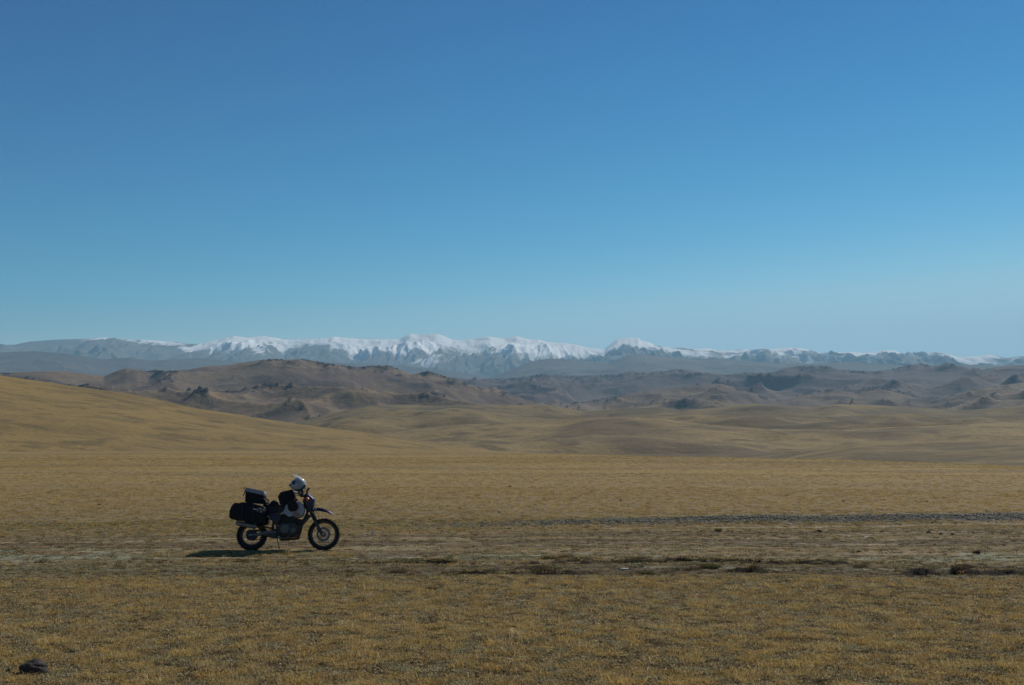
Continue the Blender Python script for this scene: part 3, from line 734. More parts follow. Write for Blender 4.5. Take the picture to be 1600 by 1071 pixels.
mt_lid = simple('silver_lid', (0.24, 0.25, 0.30), 0.4, 0.5, 0.2, 0.1)
mt_refl = simple('grey_white_strap', (0.50, 0.50, 0.48), 0.6, 0.4, dust=0.3, scale=60)
mt_lens = simple('amber_lens', (0.75, 0.16, 0.03), 0.25, 0.5, dust=0.0)
mt_tail = simple('red_lens', (0.35, 0.02, 0.02), 0.25, 0.5, dust=0.0)
mt_glass = simple('visor_and_goggle', (0.05, 0.10, 0.14), 0.12, 0.6, dust=0.0, coat=0.8)

BX, BY = -4.04, 25.33
def finish(bm, name, mat, parent, smooth=True, mats=None):
    bmesh.ops.recalc_face_normals(bm, faces=bm.faces)
    me = bpy.data.meshes.new(name); bm.to_mesh(me); bm.free()
    if smooth:
        me.polygons.foreach_set('use_smooth', [True] * len(me.polygons))
        if hasattr(me, 'set_sharp_from_angle'): me.set_sharp_from_angle(angle=R(38))
    me.materials.append(mat)
    return link(bpy.data.objects.new(name, me), parent)
def add_lathe(bm, prof, c, axis='Y', n=48, closed=True):
    """prof: list of (radius, offset along axis)"""
    rings = []
    for i in range(n):
        a = 2 * math.pi * i / n; ca, sa = math.cos(a), math.sin(a)
        rings.append([bm.verts.new((c[0] + r * ca, c[1] + o, c[2] + r * sa)) for r, o in prof])
    m = len(prof); rg_ = range(m) if closed else range(m - 1)
    for i in range(n):
        A, B = rings[i], rings[(i + 1) % n]
        for j in rg_:
            bm.faces.new((A[j], A[(j + 1) % m], B[(j + 1) % m], B[j]))
def add_disc(bm, r, c, y0, y1, n=32, bev=0.0):
    p = [(0.0005, y0), (r - bev, y0), (r, y0 + bev), (r, y1 - bev), (r - bev, y1), (0.0005, y1)] if bev else [(0.0005, y0), (r, y0), (r, y1), (0.0005, y1)]
    add_lathe(bm, p, (c[0], c[1], c[2]), n=n, closed=False)
def add_tube(bm, pts, r, n=8, cap=True, flat=1.0):
    pts = [Vector(p) for p in pts]
    rs = r if isinstance(r, (list, tuple)) else [r] * len(pts)
    prev = None; up = Vector((0, 1, 0))
    for i, p in enumerate(pts):
        d = (pts[min(i + 1, len(pts) - 1)] - pts[max(i - 1, 0)]).normalized()
        u = up - d * up.dot(d)
        if u.length < 0.1: u = Vector((0, 0, 1)) - d * d.z
        u.normalize(); w = d.cross(u)
        ring = [bm.verts.new(p + (u * math.cos(2 * math.pi * k / n) * flat + w * math.sin(2 * math.pi * k / n)) * rs[i]) for k in range(n)]
        if prev:
            for k in range(n): bm.faces.new((prev[k], prev[(k + 1) % n], ring[(k + 1) % n], ring[k]))
        elif cap: bm.faces.new(ring)
        prev = ring
    if cap: bm.faces.new(prev[::-1])
def add_poly(bm, pts, y0, y1, bev=0.0, seg=2):
    """outline in the X-Z plane of the bike, given thickness from y0 to y1 and rounded edges"""
    a = [bm.verts.new((x, y0, z)) for x, z in pts]; b = [bm.verts.new((x, y1, z)) for x, z in pts]
    f = [bm.faces.new(a), bm.faces.new(b[::-1])]
    n = len(pts)
    for i in range(n): f.append(bm.faces.new((a[i], b[i], b[(i + 1) % n], a[(i + 1) % n])))
    if bev:
        ed = set()
        for q in f: ed.update(q.edges)
        bmesh.ops.bevel(bm, geom=list(ed), offset=bev, segments=seg, profile=0.6, affect='EDGES', clamp_overlap=True)
def soft_bag(name, pts, y0, y1, mat, parent, bulge=0.02, bev=0.03, seed=1):
    bm = bmesh.new(); add_poly(bm, pts, y0, y1, bev, 3)
    bmesh.ops.triangulate(bm, faces=[f for f in bm.faces if len(f.verts) > 4])
    bmesh.ops.subdivide_edges(bm, edges=[e for e in bm.edges if e.calc_length() > 0.06], cuts=2, use_grid_fill=True)
    bmesh.ops.triangulate(bm, faces=[f for f in bm.faces if len(f.verts) > 4])
    xs = [p[0] for p in pts]; zs = [p[1] for p in pts]; cx, cz = sum(xs) / len(xs), sum(zs) / len(zs)
    hx, hz_ = (max(xs) - min(xs)) / 2, (max(zs) - min(zs)) / 2
    co = np.array([v.co for v in bm.verts])
    n = perlin(co[:, 0] * 9 + seed, co[:, 2] * 9 + co[:, 1] * 5, seed)
    for v, q in zip(bm.verts, n):
        e = max(0, 1 - ((v.co.x - cx) / hx) ** 2) * max(0, 1 - ((v.co.z - cz) / hz_) ** 2)
        s = 1 if v.co.y > (y0 + y1) / 2 else -1
        v.co.y += s * (bulge * e + 0.008 * q)
        v.co.z += 0.006 * q
    return finish(bm, name, mat, parent)
def empty(name, loc, label, cat, rot=(0, 0, 0), group=None):
    o = bpy.data.objects.new(name, None); link(o)
    o.location = loc; o.rotation_euler = rot
    o['label'] = label; o['category'] = cat
    if group: o['group'] = group
    return o
def zx(x, y):
    """photo measurements, in units of the enlarged crop, to bike metres"""
    return ((x - 612) / 447.0, (800 - y) / 447.0)
def P(*l): return [zx(a, b) for a, b in l]
LEAN = R(-7)                                              # leans away on its side stand
GZ0 = float(ground_z(np.array([BX + 0.7]), np.array([BY]))[0]) - 0.012
BROT = (LEAN, 0, R(1.5))
BL = (BX + (612 - 612) / 447 - 1.375, BY, GZ0)
bike = empty('motorcycle', BL, 'loaded white and violet blue enduro motorcycle parked on its side stand in dry grass', 'motorcycle', BROT)

def wheel(cx, cz, rt, rr_, w, name, disc_r, rear):
    bm = bmesh.new()
    rr2 = rr_
    t = rt - rr2
    add_lathe(bm, [(rr2, -w * .36), (rr2 + t * .35, -w * .5), (rr2 + t * .75, -w * .46), (rt - 0.012, -w * .22), (rt - 0.010, 0), (rt - 0.012, w * .22), (rr2 + t * .75, w * .46), (rr2 + t * .35, w * .5), (rr2, w * .36)], (cx, 0, cz), n=72)
    nk = 44
    for i in range(nk):                                   # tread blocks
        a0 = 2 * math.pi * i / nk
        for yo in ((-0.30, 0.30) if i % 2 else (0.0,)):
            d = 2 * math.pi / nk * 0.30
            vs = []
            for rad in (rt - 0.02, rt + 0.002):
                for aa in (a0 - d, a0 + d):
                    for yy in (-0.13, 0.13):
                        rq = rad - abs(yo) * 0.03
                        vs.append(bm.verts.new((cx + rq * math.cos(aa), (yo + yy) * w, cz + rq * math.sin(aa))))
            for q in ((4, 5, 7, 6), (0, 4, 6, 2), (1, 3, 7, 5), (0, 1, 5, 4), (2, 6, 7, 3)): bm.faces.new([vs[j] for j in q])
    tyre_root = finish(bm, name, mt_rub, bike)
    bm = bmesh.new()
    add_lathe(bm, [(rr2 + .004, -w * .34), (rr2 + .004, -w * .28), (rr2 - .022, -w * .18), (rr2 - .022, w * .18), (rr2 + .004, w * .28), (rr2 + .004, w * .34), (rr2 - .014, w * .30), (rr2 - .034, w * .17), (rr2 - .034, -w * .17), (rr2 - .014, -w * .30)], (cx, 0, cz), n=64)
    finish(bm, 'rim', mt_rim, tyre_root)
    bm = bmesh.new()
    add_lathe(bm, [(0.012, -w * .55), (0.05, -w * .5), (0.05, -w * .42), (0.03, -w * .35), (0.03, w * .35), (0.05, w * .42), (0.05, w * .5), (0.012, w * .55)], (cx, 0, cz), n=24)
    finish(bm, 'hub', mt_swing, tyre_root)
    bm = bmesh.new()
    for i in range(36):
        a = 2 * math.pi * i / 36; s = 1 if i % 2 else -1; k = 1 if (i // 2) % 2 else -1
        add_tube(bm, [(cx + .048 * math.cos(a + k * .9), s * w * .45, cz + .048 * math.sin(a + k * .9)), (cx + (rr2 - .03) * math.cos(a), s * w * .08, cz + (rr2 - .03) * math.sin(a))], 0.0022, 4)
    sp = finish(bm, 'spokes', mt_steel, tyre_root); sp['kind'] = 'stuff'
    bm = bmesh.new()                                      # slotted brake disc
    yo = -w * .62
    nseg = 48
    for i in range(nseg):
        a0, a1 = 2 * math.pi * i / nseg, 2 * math.pi * (i + 1) / nseg
        ro = disc_r + 0.004 * math.cos(8 * a0); ro1 = disc_r + 0.004 * math.cos(8 * a1)
        for (ra, rb, ra1, rb1) in ((disc_r * .70, ro, disc_r * .70, ro1),) if i % 4 else ((disc_r * .25, ro, disc_r * .25, ro1),):
            q = [(ra, a0), (rb, a0), (rb1, a1), (ra1, a1)]
            f0 = [bm.verts.new((cx + r * math.cos(a), yo, cz + r * math.sin(a))) for r, a in q]
            f1 = [bm.verts.new((cx + r * math.cos(a), yo - .005, cz + r * math.sin(a))) for r, a in q]
            bm.faces.new(f0); bm.faces.new(f1[::-1])
            for j in range(4): bm.faces.new((f0[j], f0[(j + 1) % 4], f1[(j + 1) % 4], f1[j]))
    if rear: add_disc(bm, .094, (cx, yo + .001, cz), 0, .006, 32)
    finish(bm, 'brake_disc', mt_dkmet if rear else mt_swing, tyre_root, smooth=False)
    return tyre_root
fw = wheel(1.490, 0.337, 0.337, 0.268, 0.088, 'front_wheel', 0.145, False)
rw = wheel(0.0, 0.322, 0.322, 0.225, 0.118, 'rear_wheel', 0.112, True)
# rear sprocket with chain on the far side
bm = bmesh.new(); add_disc(bm, 0.105, (0, 0.085, 0.322), 0, 0.008, 40); finish(bm, 'sprocket', mt_dkmet, bike)
bm = bmesh.new()
add_tube(bm, [(0.0, .089, .428), (.25, .089, .44), (.50, .089, .425), (.555, .089, .39), (.50, .089, .345), (.25, .089, .27), (0, .089, .216)], .009, 6)
finish(bm, 'drive_chain', mt_dkmet, bike)
# fork, clamps, steering head
for s in (-1, 1):
    yo = 0.105 * s
    bm = bmesh.new()
    add_tube(bm, [(1.478, yo, 0.315), (1.462, yo, 0.345), (1.36, yo, 0.53), (1.325, yo, 0.60)], [.022, .034, .033, .030], 12)
    add_tube(bm, [(1.325, yo, .60), (1.315, yo, .62), (1.235, yo, .765)], [.030, .026, .025], 12)
    add_tube(bm, [(1.235, yo, .765), (1.085, yo, 1.055)], .025, 12)
    fl = finish(bm, 'fork_leg', mt_fork, bike)
    bm = bmesh.new()                                      # ribbed rubber gaiter
    pts = []; rs = []
    for i in range(13):
        f = i / 12; pts.append((1.312 - .085 * f, yo, .625 + .155 * f)); rs.append(.040 if i % 2 else .033)
    add_tube(bm, pts, rs, 12); finish(bm, 'fork_gaiter', mt_black, fl)
bm = bmesh.new(); add_poly(bm, [(1.20, .79), (1.29, .835), (1.27, .875), (1.17, .825)], -.13, .13, .008); finish(bm, 'lower_fork_clamp', mt_dkmet, bike)
bm = bmesh.new(); add_poly(bm, [(1.06, 1.03), (1.15, 1.065), (1.135, 1.09), (1.04, 1.055)], -.13, .13, .008); finish(bm, 'upper_fork_clamp', mt_dkmet, bike)
bm = bmesh.new(); add_tube(bm, [(1.165, 0, .80), (1.055, 0, 1.04)], .035, 14); finish(bm, 'steering_head', mt_dkmet, bike)
bm = bmesh.new()
add_poly(bm, [(1.385, .385), (1.43, .43), (1.40, .49), (1.345, .465)], -.125, -.075, .008); cal = finish(bm, 'brake_caliper', mt_dkmet, bike)
bm = bmesh.new()
add_tube(bm, [(1.385, -.10, .45), (1.315, -.12, .40), (1.30, -.12, .47), (1.36, -.12, .56), (1.34, -.12, .68), (1.27, -.10, .82), (1.21, -.12, 1.0), (1.10, -.16, 1.15)], .006, 6)
add_tube(bm, [(1.30, .02, .82), (1.37, .06, .74), (1.365, .10, .60), (1.44, .10, .40)], .005, 6)
finish(bm, 'brake_hose', mt_black, bike)
bm = bmesh.new(); add_tube(bm, [(1.49, -.14, .337), (1.49, .14, .337)], .014, 12); finish(bm, 'front_axle', mt_steel, bike)
bm = bmesh.new(); add_tube(bm, [(0, -.15, .322), (0, .15, .322)], .014, 12); finish(bm, 'rear_axle', mt_steel, bike)
# front mudguard: arched, with side skirts
def guard(name, pts, half, mat, skirt=0.03):
    bm = bmesh.new(); rows_ = []
    for i, (x, z, w) in enumerate(pts):
        r = []
        for j in range(9):
            t = -1 + 2 * j / 8
            r.append(bm.verts.new((x, t * half * w, z - skirt * abs(t) ** 3 * w)))
        rows_.append(r)
    for a, b in zip(rows_, rows_[1:]):
        for j in range(8): bm.faces.new((a[j], a[j + 1], b[j + 1], b[j]))
    bmesh.ops.solidify(bm, geom=bm.faces[:], thickness=0.006)
    return finish(bm, name, mat, bike)
gp = [(1.11, .845, .7), (1.18, .87, .85), (1.28, .892, 1), (1.38, .893, 1), (1.46, .880, .98), (1.54, .852, .92), (1.61, .812, .8), (1.668, .762, .55)]
fg = guard('front_mudguard', gp, .078, mt_blue, .07)
bm = bmesh.new()
add_poly(bm, [(1.312, .822), (1.332, .822), (1.335, .884), (1.315, .884)], -.083, -.0795, .0); finish(bm, 'white_stripe', mt_white, fg)
# headlight cowl
bm = bmesh.new()
cow = P((1098, 300), (1118, 268), (1187, 326), (1180, 392), (1164, 418), (1138, 402), (1112, 352))
add_poly(bm, cow, -.105, .105, .028, 3); cw_ = finish(bm, 'headlight_cowl', mt_blue, bike)
bm = bmesh.new(); add_poly(bm, P((1190, 335), (1184, 388), (1176, 388), (1181, 334)), -.075, .075, .006); finish(bm, 'headlight', mt_glass, cw_)
bm = bmesh.new(); add_poly(bm, P((1106, 281), (1120, 262), (1190, 322), (1184, 333)), -.07, .07, .004); finish(bm, 'cowl_top_edge', simple('pale_blue_screen', (0.13, 0.14, 0.34), 0.3, 0.5, dust=0.05), cw_)
for s in (-1, 1):
    bm = bmesh.new(); add_tube(bm, [(1.15, .09 * s, 1.045), (1.152, .165 * s, 1.052)], .010, 8); st = finish(bm, 'indicator_stalk', mt_black, bike)
    bm = bmesh.new(); add_lathe(bm, [(.0005, -.03), (.026, -.026), (.036, -.008), (.038, .012), (.028, .024), (.0005, .028)], (1.155, .19 * s, 1.055), n=20, closed=False); finish(bm, 'indicator', mt_lens, st)
# handlebar and controls
bm = bmesh.new()
add_tube(bm, [(.90, -.42, 1.175), (.955, -.33, 1.185), (1.03, -.17, 1.165), (1.055, -.09, 1.12), (1.055, .09, 1.12), (1.03, .17, 1.165), (.955, .33, 1.185), (.90, .42, 1.175)], .012, 10)
add_tube(bm, [(1.02, -.18, 1.17), (1.02, .18, 1.17)], .009, 8)
hb = finish(bm, 'handlebar', mt_dkmet, bike)
for s in (-1, 1):
    bm = bmesh.new(); add_tube(bm, [(.893, .43 * s, 1.174), (.95, .31 * s, 1.186)], .019, 12); finish(bm, 'grip', mt_black, hb)
    bm = bmesh.new(); add_tube(bm, [(.965, .27 * s, 1.19), (.99, .33 * s, 1.185), (.955, .44 * s, 1.165)], .008, 6, flat=1.0)
    add_poly(bm, [(.955, 1.165), (1.01, 1.17), (1.015, 1.215), (.965, 1.21)], s * .24 - .03, s * .24 + .03, .008); finish(bm, 'brake_lever' if s < 0 else 'clutch_lever', mt_dkmet, hb)
    bm = bmesh.new()
    add_poly(bm, [(1.03, 1.09), (1.065, 1.075), (1.10, 1.13), (1.09, 1.25), (1.055, 1.27), (1.04, 1.20), (1.055, 1.14)], s * .36 - .045, s * .36 + .045, .012, 2)
    add_tube(bm, [(.885, .445 * s, 1.175), (.98, .45 * s, 1.15), (1.06, .36 * s, 1.13)], .008, 6)
    finish(bm, 'hand_guard', mt_black, hb)
    bm = bmesh.new(); add_tube(bm, [(1.0, .24 * s, 1.20), (1.03, .27 * s, 1.28), (1.07, .30 * s, 1.33)], .006, 6)
    add_poly(bm, [(1.045, 1.26), (1.07, 1.25), (1.135, 1.325), (1.115, 1.345)], s * .31 - .055, s * .31 + .055, .010, 2); finish(bm, 'mirror', mt_black, hb)
bm = bmesh.new(); add_poly(bm, [(1.06, 1.12), (1.14, 1.09), (1.165, 1.14), (1.085, 1.19)], -.09, .09, .012); finish(bm, 'instrument_panel', mt_black, hb)
bm = bmesh.new()
for y in (-.05, .0, .05):
    add_tube(bm, [(1.0, y * 3, 1.17), (1.08, y * 2.4, 1.08), (1.13, y * 2, .95), (1.06, y, .86)], .006, 6)
finish(bm, 'control_cables', mt_black, hb)
# tank with side panels
tank = P((880, 462), (915, 425), (942, 392), (948, 352), (1000, 338), (1052, 345), (1085, 375), (1100, 412), (1096, 448), (1075, 482), (1045, 500), (1005, 492), (965, 474))
bm = bmesh.new(); add_poly(bm, tank, -.155, .155, .045, 4)
for v in bm.verts:
    v.co.y *= 1 + 0.25 * math.exp(-((v.co.x - .95) / .14) ** 2 - ((v.co.z - .80) / .12) ** 2)
tk = finish(bm, 'fuel_tank', mt_white, bike)
# red lettering on the tank flank, as on the photo
def stroke(bm, pts, w, y, th=.003):
    for (a, b) in zip(pts, pts[1:]):
        a = Vector((a[0], 0, a[1])); b = Vector((b[0], 0, b[1])); d = (b - a).normalized(); n = Vector((-d.z, 0, d.x)) * w / 2; e = d * w / 2
        q = [a - e + n, b + e + n, b + e - n, a - e - n]
        f0 = [bm.verts.new((p.x, y, p.z)) for p in q]; f1 = [bm.verts.new((p.x, y - th, p.z)) for p in q]
        bm.faces.new(f0); bm.faces.new(f1[::-1])
        for j in range(4): bm.faces.new((f0[j], f0[(j + 1) % 4], f1[(j + 1) % 4], f1[j]))
def letter(bm, shape, x, z, w, h, y):
    L = {'D': [[(0, 0), (0, 1), (.7, 1), (1, .7), (1, .3), (.7, 0), (0, 0)]],
         'R': [[(0, 0), (0, 1), (.8, 1), (1, .85), (1, .6), (.8, .5), (0, .5)], [(.55, .5), (1, 0)]],
         '6': [[(1, 1), (0, 1), (0, 0), (1, 0), (1, .5), (0, .5)]], '5': [[(1, 1), (0, 1), (0, .55), (1, .55), (1, 0), (0, 0)]],
         '0': [[(0, 0), (0, 1), (1, 1), (1, 0), (0, 0)]]}[shape]
    for pl in L: stroke(bm, [(x + a * w + b * h * .12, z + b * h - a * .0) for a, b in pl], .0105, y)
bm = bmesh.new()
letter(bm, 'D', .872, .698, .046, .072, -.200); letter(bm, 'R', .948, .690, .046, .072, -.200)
finish(bm, 'tank_lettering', mt_red, tk, smooth=False)
bm = bmesh.new(); add_disc(bm, .035, (.90, 0, 1.045), -.02, .02, 20); bmesh.ops.rotate(bm, verts=bm.verts, cent=(.90, 0, 1.045), matrix=Matrix.Rotation(R(90), 3, 'X')); finish(bm, 'fuel_cap', mt_black, tk)
# seat, side panels, rear mudguard, rack, frame
bm = bmesh.new(); add_poly(bm, P((560, 408), (600, 385), (700, 388), (790, 398), (880, 388), (925, 372), (925, 418), (885, 450), (760, 450), (640, 435), (560, 430)), -.13, .13, .03, 3); finish(bm, 'seat', mt_seat, bike)
for s in (-1, 1):
    bm = bmesh.new(); add_poly(bm, P((752, 448), (885, 462), (888, 490), (848, 566), (826, 556), (796, 520)), .125 * s - .018, .125 * s + .018, .010); finish(bm, 'side_panel', mt_navy, bike)
gp = [(.42, .83, .8), (.25, .845, 1), (.05, .83, 1), (-.15, .80, 1), (-.30, .77, .9), (-.38, .73, .7)]
guard('rear_mudguard', gp, .09, mt_black, .03)
bm = bmesh.new(); add_poly(bm, [(-.36, .76), (-.33, .76), (-.32, .82), (-.36, .82)], -.06, .06, .008); finish(bm, 'tail_light', mt_tail, bike)
bm = bmesh.new()
for s in (-1, 1):
    add_tube(bm, [(1.10, .03 * s, .92), (.88, .09 * s, .98), (.55, .12 * s, .80), (.50, .13 * s, .62), (.54, .13 * s, .40), (.60, .12 * s, .24)], .017, 8)
    add_tube(bm, [(.50, .13 * s, .82), (.10, .13 * s, .82), (-.18, .12 * s, .84)], .012, 8)
    add_tube(bm, [(.52, .13 * s, .56), (.28, .13 * s, .72), (.02, .13 * s, .82)], .012, 8)
    add_tube(bm, [(1.15, .05 * s, .83), (1.02, .09 * s, .50), (.95, .10 * s, .25), (.60, .12 * s, .22)], .017, 8)
fr = finish(bm, 'frame', mt_dkmet, bike)
bm = bmesh.new(); add_poly(bm, P((1132, 462), (1152, 478), (1085, 560), (1058, 552), (1062, 530)), -.11, .11, .012); finish(bm, 'oil_cooler', mt_black, bike)
bm = bmesh.new()
for s in (-1, 1):
    add_tube(bm, [(.10, .10 * s, .93), (-.02, .12 * s, .965), (-.32, .12 * s, .965), (-.32, 0, .965)], .008, 8)
    add_tube(bm, [(-.28, .12 * s, .965), (-.22, .12 * s, .82)], .008, 6)
for x in (-.24, -.16, -.08): add_tube(bm, [(x, -.12, .965), (x, .12, .965)], .007, 6)
finish(bm, 'luggage_rack', mt_swing, bike)
# swingarm, shock, engine
for s in (-1, 1):
    bm = bmesh.new()
    add_poly(bm, [(-.06, .300), (.06, .298), (.30, .345), (.56, .375), (.56, .425), (.30, .402), (.06, .350), (-.06, .345)], .105 * s - .016, .105 * s + .016, .006)
    finish(bm, 'swingarm', mt_swing, bike)
bm = bmesh.new(); add_poly(bm, [(.30, .35), (.56, .375), (.56, .425), (.36, .41)], -.10, .10, .01); finish(bm, 'swingarm_brace', mt_swing, bike)
bm = bmesh.new(); add_poly(bm, P((545, 622), (575, 604), (640, 604), (720, 600), (722, 618), (640, 622), (580, 628)), .07, .10, .004); finish(bm, 'chain_guard', mt_black, bike)
bm = bmesh.new(); add_tube(bm, [(.42, 0, .42), (.46, 0, .80)], .022, 12)
for i in range(9): add_tube(bm, [(.425 + .0035 * i, 0, .47 + .032 * i), (.427 + .0035 * i, 0, .482 + .032 * i)], .038, 12)
finish(bm, 'rear_shock', mt_dkmet, bike)
bm = bmesh.new(); add_poly(bm, P((858, 560), (900, 545), (1010, 548), (1046, 575), (1046, 612), (1020, 655), (960, 668), (880, 668), (850, 640), (845, 600)), -.135, .135, .025, 3); en = finish(bm, 'engine', mt_eng, bike)
bm = bmesh.new(); add_disc(bm, .098, (zx(925, 600)[0], 0, zx(925, 600)[1]), -.165, -.13, 40, .012); add_disc(bm, .045, (zx(925, 600)[0], 0, zx(925, 600)[1]), -.175, -.16, 28, .006)
finish(bm, 'clutch_cover', mt_clutch, en)
bm = bmesh.new(); add_disc(bm, .06, (zx(1000, 615)[0], 0, zx(1000, 615)[1]), -.155, -.13, 28, .01); finish(bm, 'oil_pump_cover', mt_clutch, en)
bm = bmesh.new()
x0, z0 = zx(975, 552)
for i in range(9):
    zz = z0 + .002 + i * .017; xx = x0 + i * .004
    add_poly(bm, [(xx - .105, zz), (xx + .105, zz + .012), (xx + .105, zz + .019), (xx - .105, zz + .007)], -.115, .115)
add_poly(bm, [(x0 - .075, z0 - .01), (x0 + .075, z0 + .0), (x0 + .10, z0 + .16), (x0 - .05, z0 + .15)], -.085, .085, .01)
finish(bm, 'cylinder_fins', mt_dkmet, en)
bm = bmesh.new(); add_poly(bm, [(x0 - .07, z0 + .155), (x0 + .12, z0 + .165), (x0 + .11, z0 + .20), (x0 - .04, z0 + .20)], -.10, .10, .012); finish(bm, 'cylinder_head', mt_eng, en)
bm = bmesh.new(); add_poly(bm, P((845, 662), (1000, 660), (1050, 600), (1062, 605), (1012, 676), (905, 688), (850, 684)), -.12, .12, .006); finish(bm, 'skid_plate', mt_black, bike)
# exhaust
bm = bmesh.new(); add_tube(bm, [(.93, -.06, .62), (1.01, -.07, .60), (1.045, -.08, .52), (1.03, -.09, .42), (.97, -.11, .33), (.85, -.15, .30), (.62, -.15, .34), (.50, -.15, .43), (.33, -.16, .48), (.10, -.19, .490)], .019, 10); ex = finish(bm, 'exhaust_pipe', mt_rust, bike)
bm = bmesh.new(); a = Vector((.10, -.20, .490)); b = Vector((-.275, -.21, .560))
add_tube(bm, [a + (a - b) * .08, a, b, b - (a - b) * .03], [.022, .050, .050, .040], 18); mf = finish(bm, 'silencer', mt_muff, ex)
bm = bmesh.new(); add_tube(bm, [b + Vector((-.005, 0, .001)), b + Vector((-.04, 0, .008))], .016, 12); finish(bm, 'tail_pipe', mt_dkmet, mf)
# pedals, pegs, crash bar, stand
bm = bmesh.new(); add_tube(bm, [(.60, -.12, .275), (.60, -.24, .275)], .014, 8); finish(bm, 'foot_peg', mt_steel, bike)
bm = bmesh.new(); add_tube(bm, [(.60, .12, .275), (.60, .24, .275)], .014, 8); finish(bm, 'foot_peg', mt_steel, bike)
bm = bmesh.new(); add_tube(bm, [(.56, -.15, .29), (.70, -.17, .26), (.80, -.18, .285)], .008, 6); finish(bm, 'brake_pedal', mt_steel, bike)
bm = bmesh.new()
for s in (-1, 1):
    add_tube(bm, [(1.0, .08 * s, .56), (1.0, .20 * s, .50), (.985, .24 * s, .40), (.94, .16 * s, .27)], .013, 8)
finish(bm, 'crash_bar', mt_rust, bike)
for s in (-1, 1):
    bm = bmesh.new(); add_tube(bm, [(.935, .16 * s, .295), (.935, .27 * s, .295)], [.034, .038], 14); finish(bm, 'highway_peg', mt_rust, bike)
bm = bmesh.new()
TS = math.sin(-LEAN)
add_tube(bm, [(.50, .12, .27), (.56, .245, -.02)], .010, 8); add_poly(bm, [(.53, -.03), (.60, -.03), (.60, -.018), (.53, -.018)], .22, .28)
finish(bm, 'side_stand', mt_dkmet, bike)
bm = bmesh.new(); add_poly(bm, P((690, 628), (850, 612), (862, 668), (830, 690), (800, 676), (740, 668)), -.09, .09, .02); finish(bm, 'gearbox_case', mt_eng, bike)
bm = bmesh.new(); add_poly(bm, P((800, 462), (880, 462), (950, 476), (960, 540), (880, 575), (835, 560), (812, 520)), -.07, .07, .015); finish(bm, 'air_box', mt_black, bike)
bm = bmesh.new(); add_poly(bm, P((1025, 505), (1075, 510), (1060, 575), (1040, 590), (1020, 560)), -.05, .05, .01); finish(bm, 'horn_bracket', mt_dkmet, bike)

# ---- luggage: each piece can be lifted off
def bagroot(name, label, cat, c):
    o = empty(name, BL, label, cat, BROT)
    return o
t = bagroot('top_box', 'black top box with a silver grey lid strapped on the rear rack of the motorcycle', 'luggage box', 0)
bm = bmesh.new(); add_poly(bm, P((548, 252), (722, 290), (722, 340), (690, 365), (548, 352)), -.17, .17, .015); finish(bm, 'box_body', mt_bag, t)
bm = bmesh.new(); add_poly(bm, P((548, 240), (556, 218), (720, 254), (726, 272), (722, 290), (548, 254)), -.18, .18, .008); finish(bm, 'box_lid', mt_lid, t)
bm = bmesh.new(); add_tube(bm, [(-.14, -.185, 1.25), (-.16, -.19, 1.16), (-.19, -.19, 1.12)], .010, 6); add_tube(bm, [(-.15, -.15, 1.285), (-.185, -.15, 1.29)], .014, 6); finish(bm, 'strap', mt_bag2, t)
bm = bmesh.new(); add_tube(bm, [(.25, -.16, 1.12), (.30, -.15, 1.06), (.36, -.14, 1.01)], .016, 6); add_tube(bm, [(.24, -.16, 1.05), (.29, -.15, .98), (.31, -.15, .93)], .018, 6); finish(bm, 'tie_down_strap', mt_bag2, t)
for (x, z) in ((.275, 1.055), (.305, .995), (.325, .945), (.30, 1.03)):
    bm = bmesh.new(); add_disc(bm, .012, (x, -.185, z), -.006, .006, 10); finish(bm, 'buckle', mt_refl, t)
# small soft bundle on the seat
t = bagroot('seat_bundle', 'small black rolled bundle tied on the seat between top box and tank bag', 'bundle', 0)
soft_bag('bundle_roll', P((768, 400), (778, 352), (808, 332), (836, 348), (858, 385), (872, 402)), -.13, .13, mt_bag2, t, .01, .03, 5)
soft_bag('bundle_cover', P((700, 400), (722, 352), (752, 345), (772, 372), (778, 400)), -.11, .11, mt_bag, t, .01, .025, 6)
# panniers
for s, lab in ((-1, 'large black soft pannier hanging on the near side above the silencer'), (1, 'black soft pannier hanging on the far side of the rear wheel')):
    t = bagroot('pannier', lab, 'pannier')if False else empty('pannier', BL, lab, 'pannier', BROT, None)
    y0, y1 = (-.36, -.145) if s < 0 else (.145, .36)
    soft_bag('pannier_body', P((478, 378), (545, 358), (640, 372), (742, 398), (758, 470), (744, 548), (690, 562), (640, 548), (560, 522), (478, 514)), y0, y1, mt_bag, t, .03, .035, 11)
    soft_bag('pannier_end_pocket', P((424, 440), (448, 382), (478, 362), (510, 372), (516, 518), (436, 514), (422, 490)), y0 + .01, y1 - .01, mt_bag2, t, .02, .035, 13)
    yo = y0 - .038 if s < 0 else y1 + .038
    bm = bmesh.new()
    for (a, b, c, d, e, f) in ((700, 418, 722, 416, 708, 432), (722, 416, 716, 432, 728, 446), (728, 446, 722, 456, 708, 450), (686, 420, 692, 434, 686, 446), (735, 425, 740, 438, 742, 442)):
        stroke(bm, P((a, b), (c, d), (e, f)), .012, yo if s < 0 else yo + .003)
    stroke(bm, P((652, 424), (674, 430)), .024, yo if s < 0 else yo + .003)
    finish(bm, 'pannier_badge', mt_refl, t, smooth=False)
    bm = bmesh.new()
    for x in (540, 640): add_poly(bm, P((x, 362), (x + 10, 362), (x + 10, 545), (x, 540)), (y0 - .034) if s < 0 else (y1 + .024), (y0 - .026) if s < 0 else (y1 + .032))
    finish(bm, 'pannier_strap', mt_black, t)
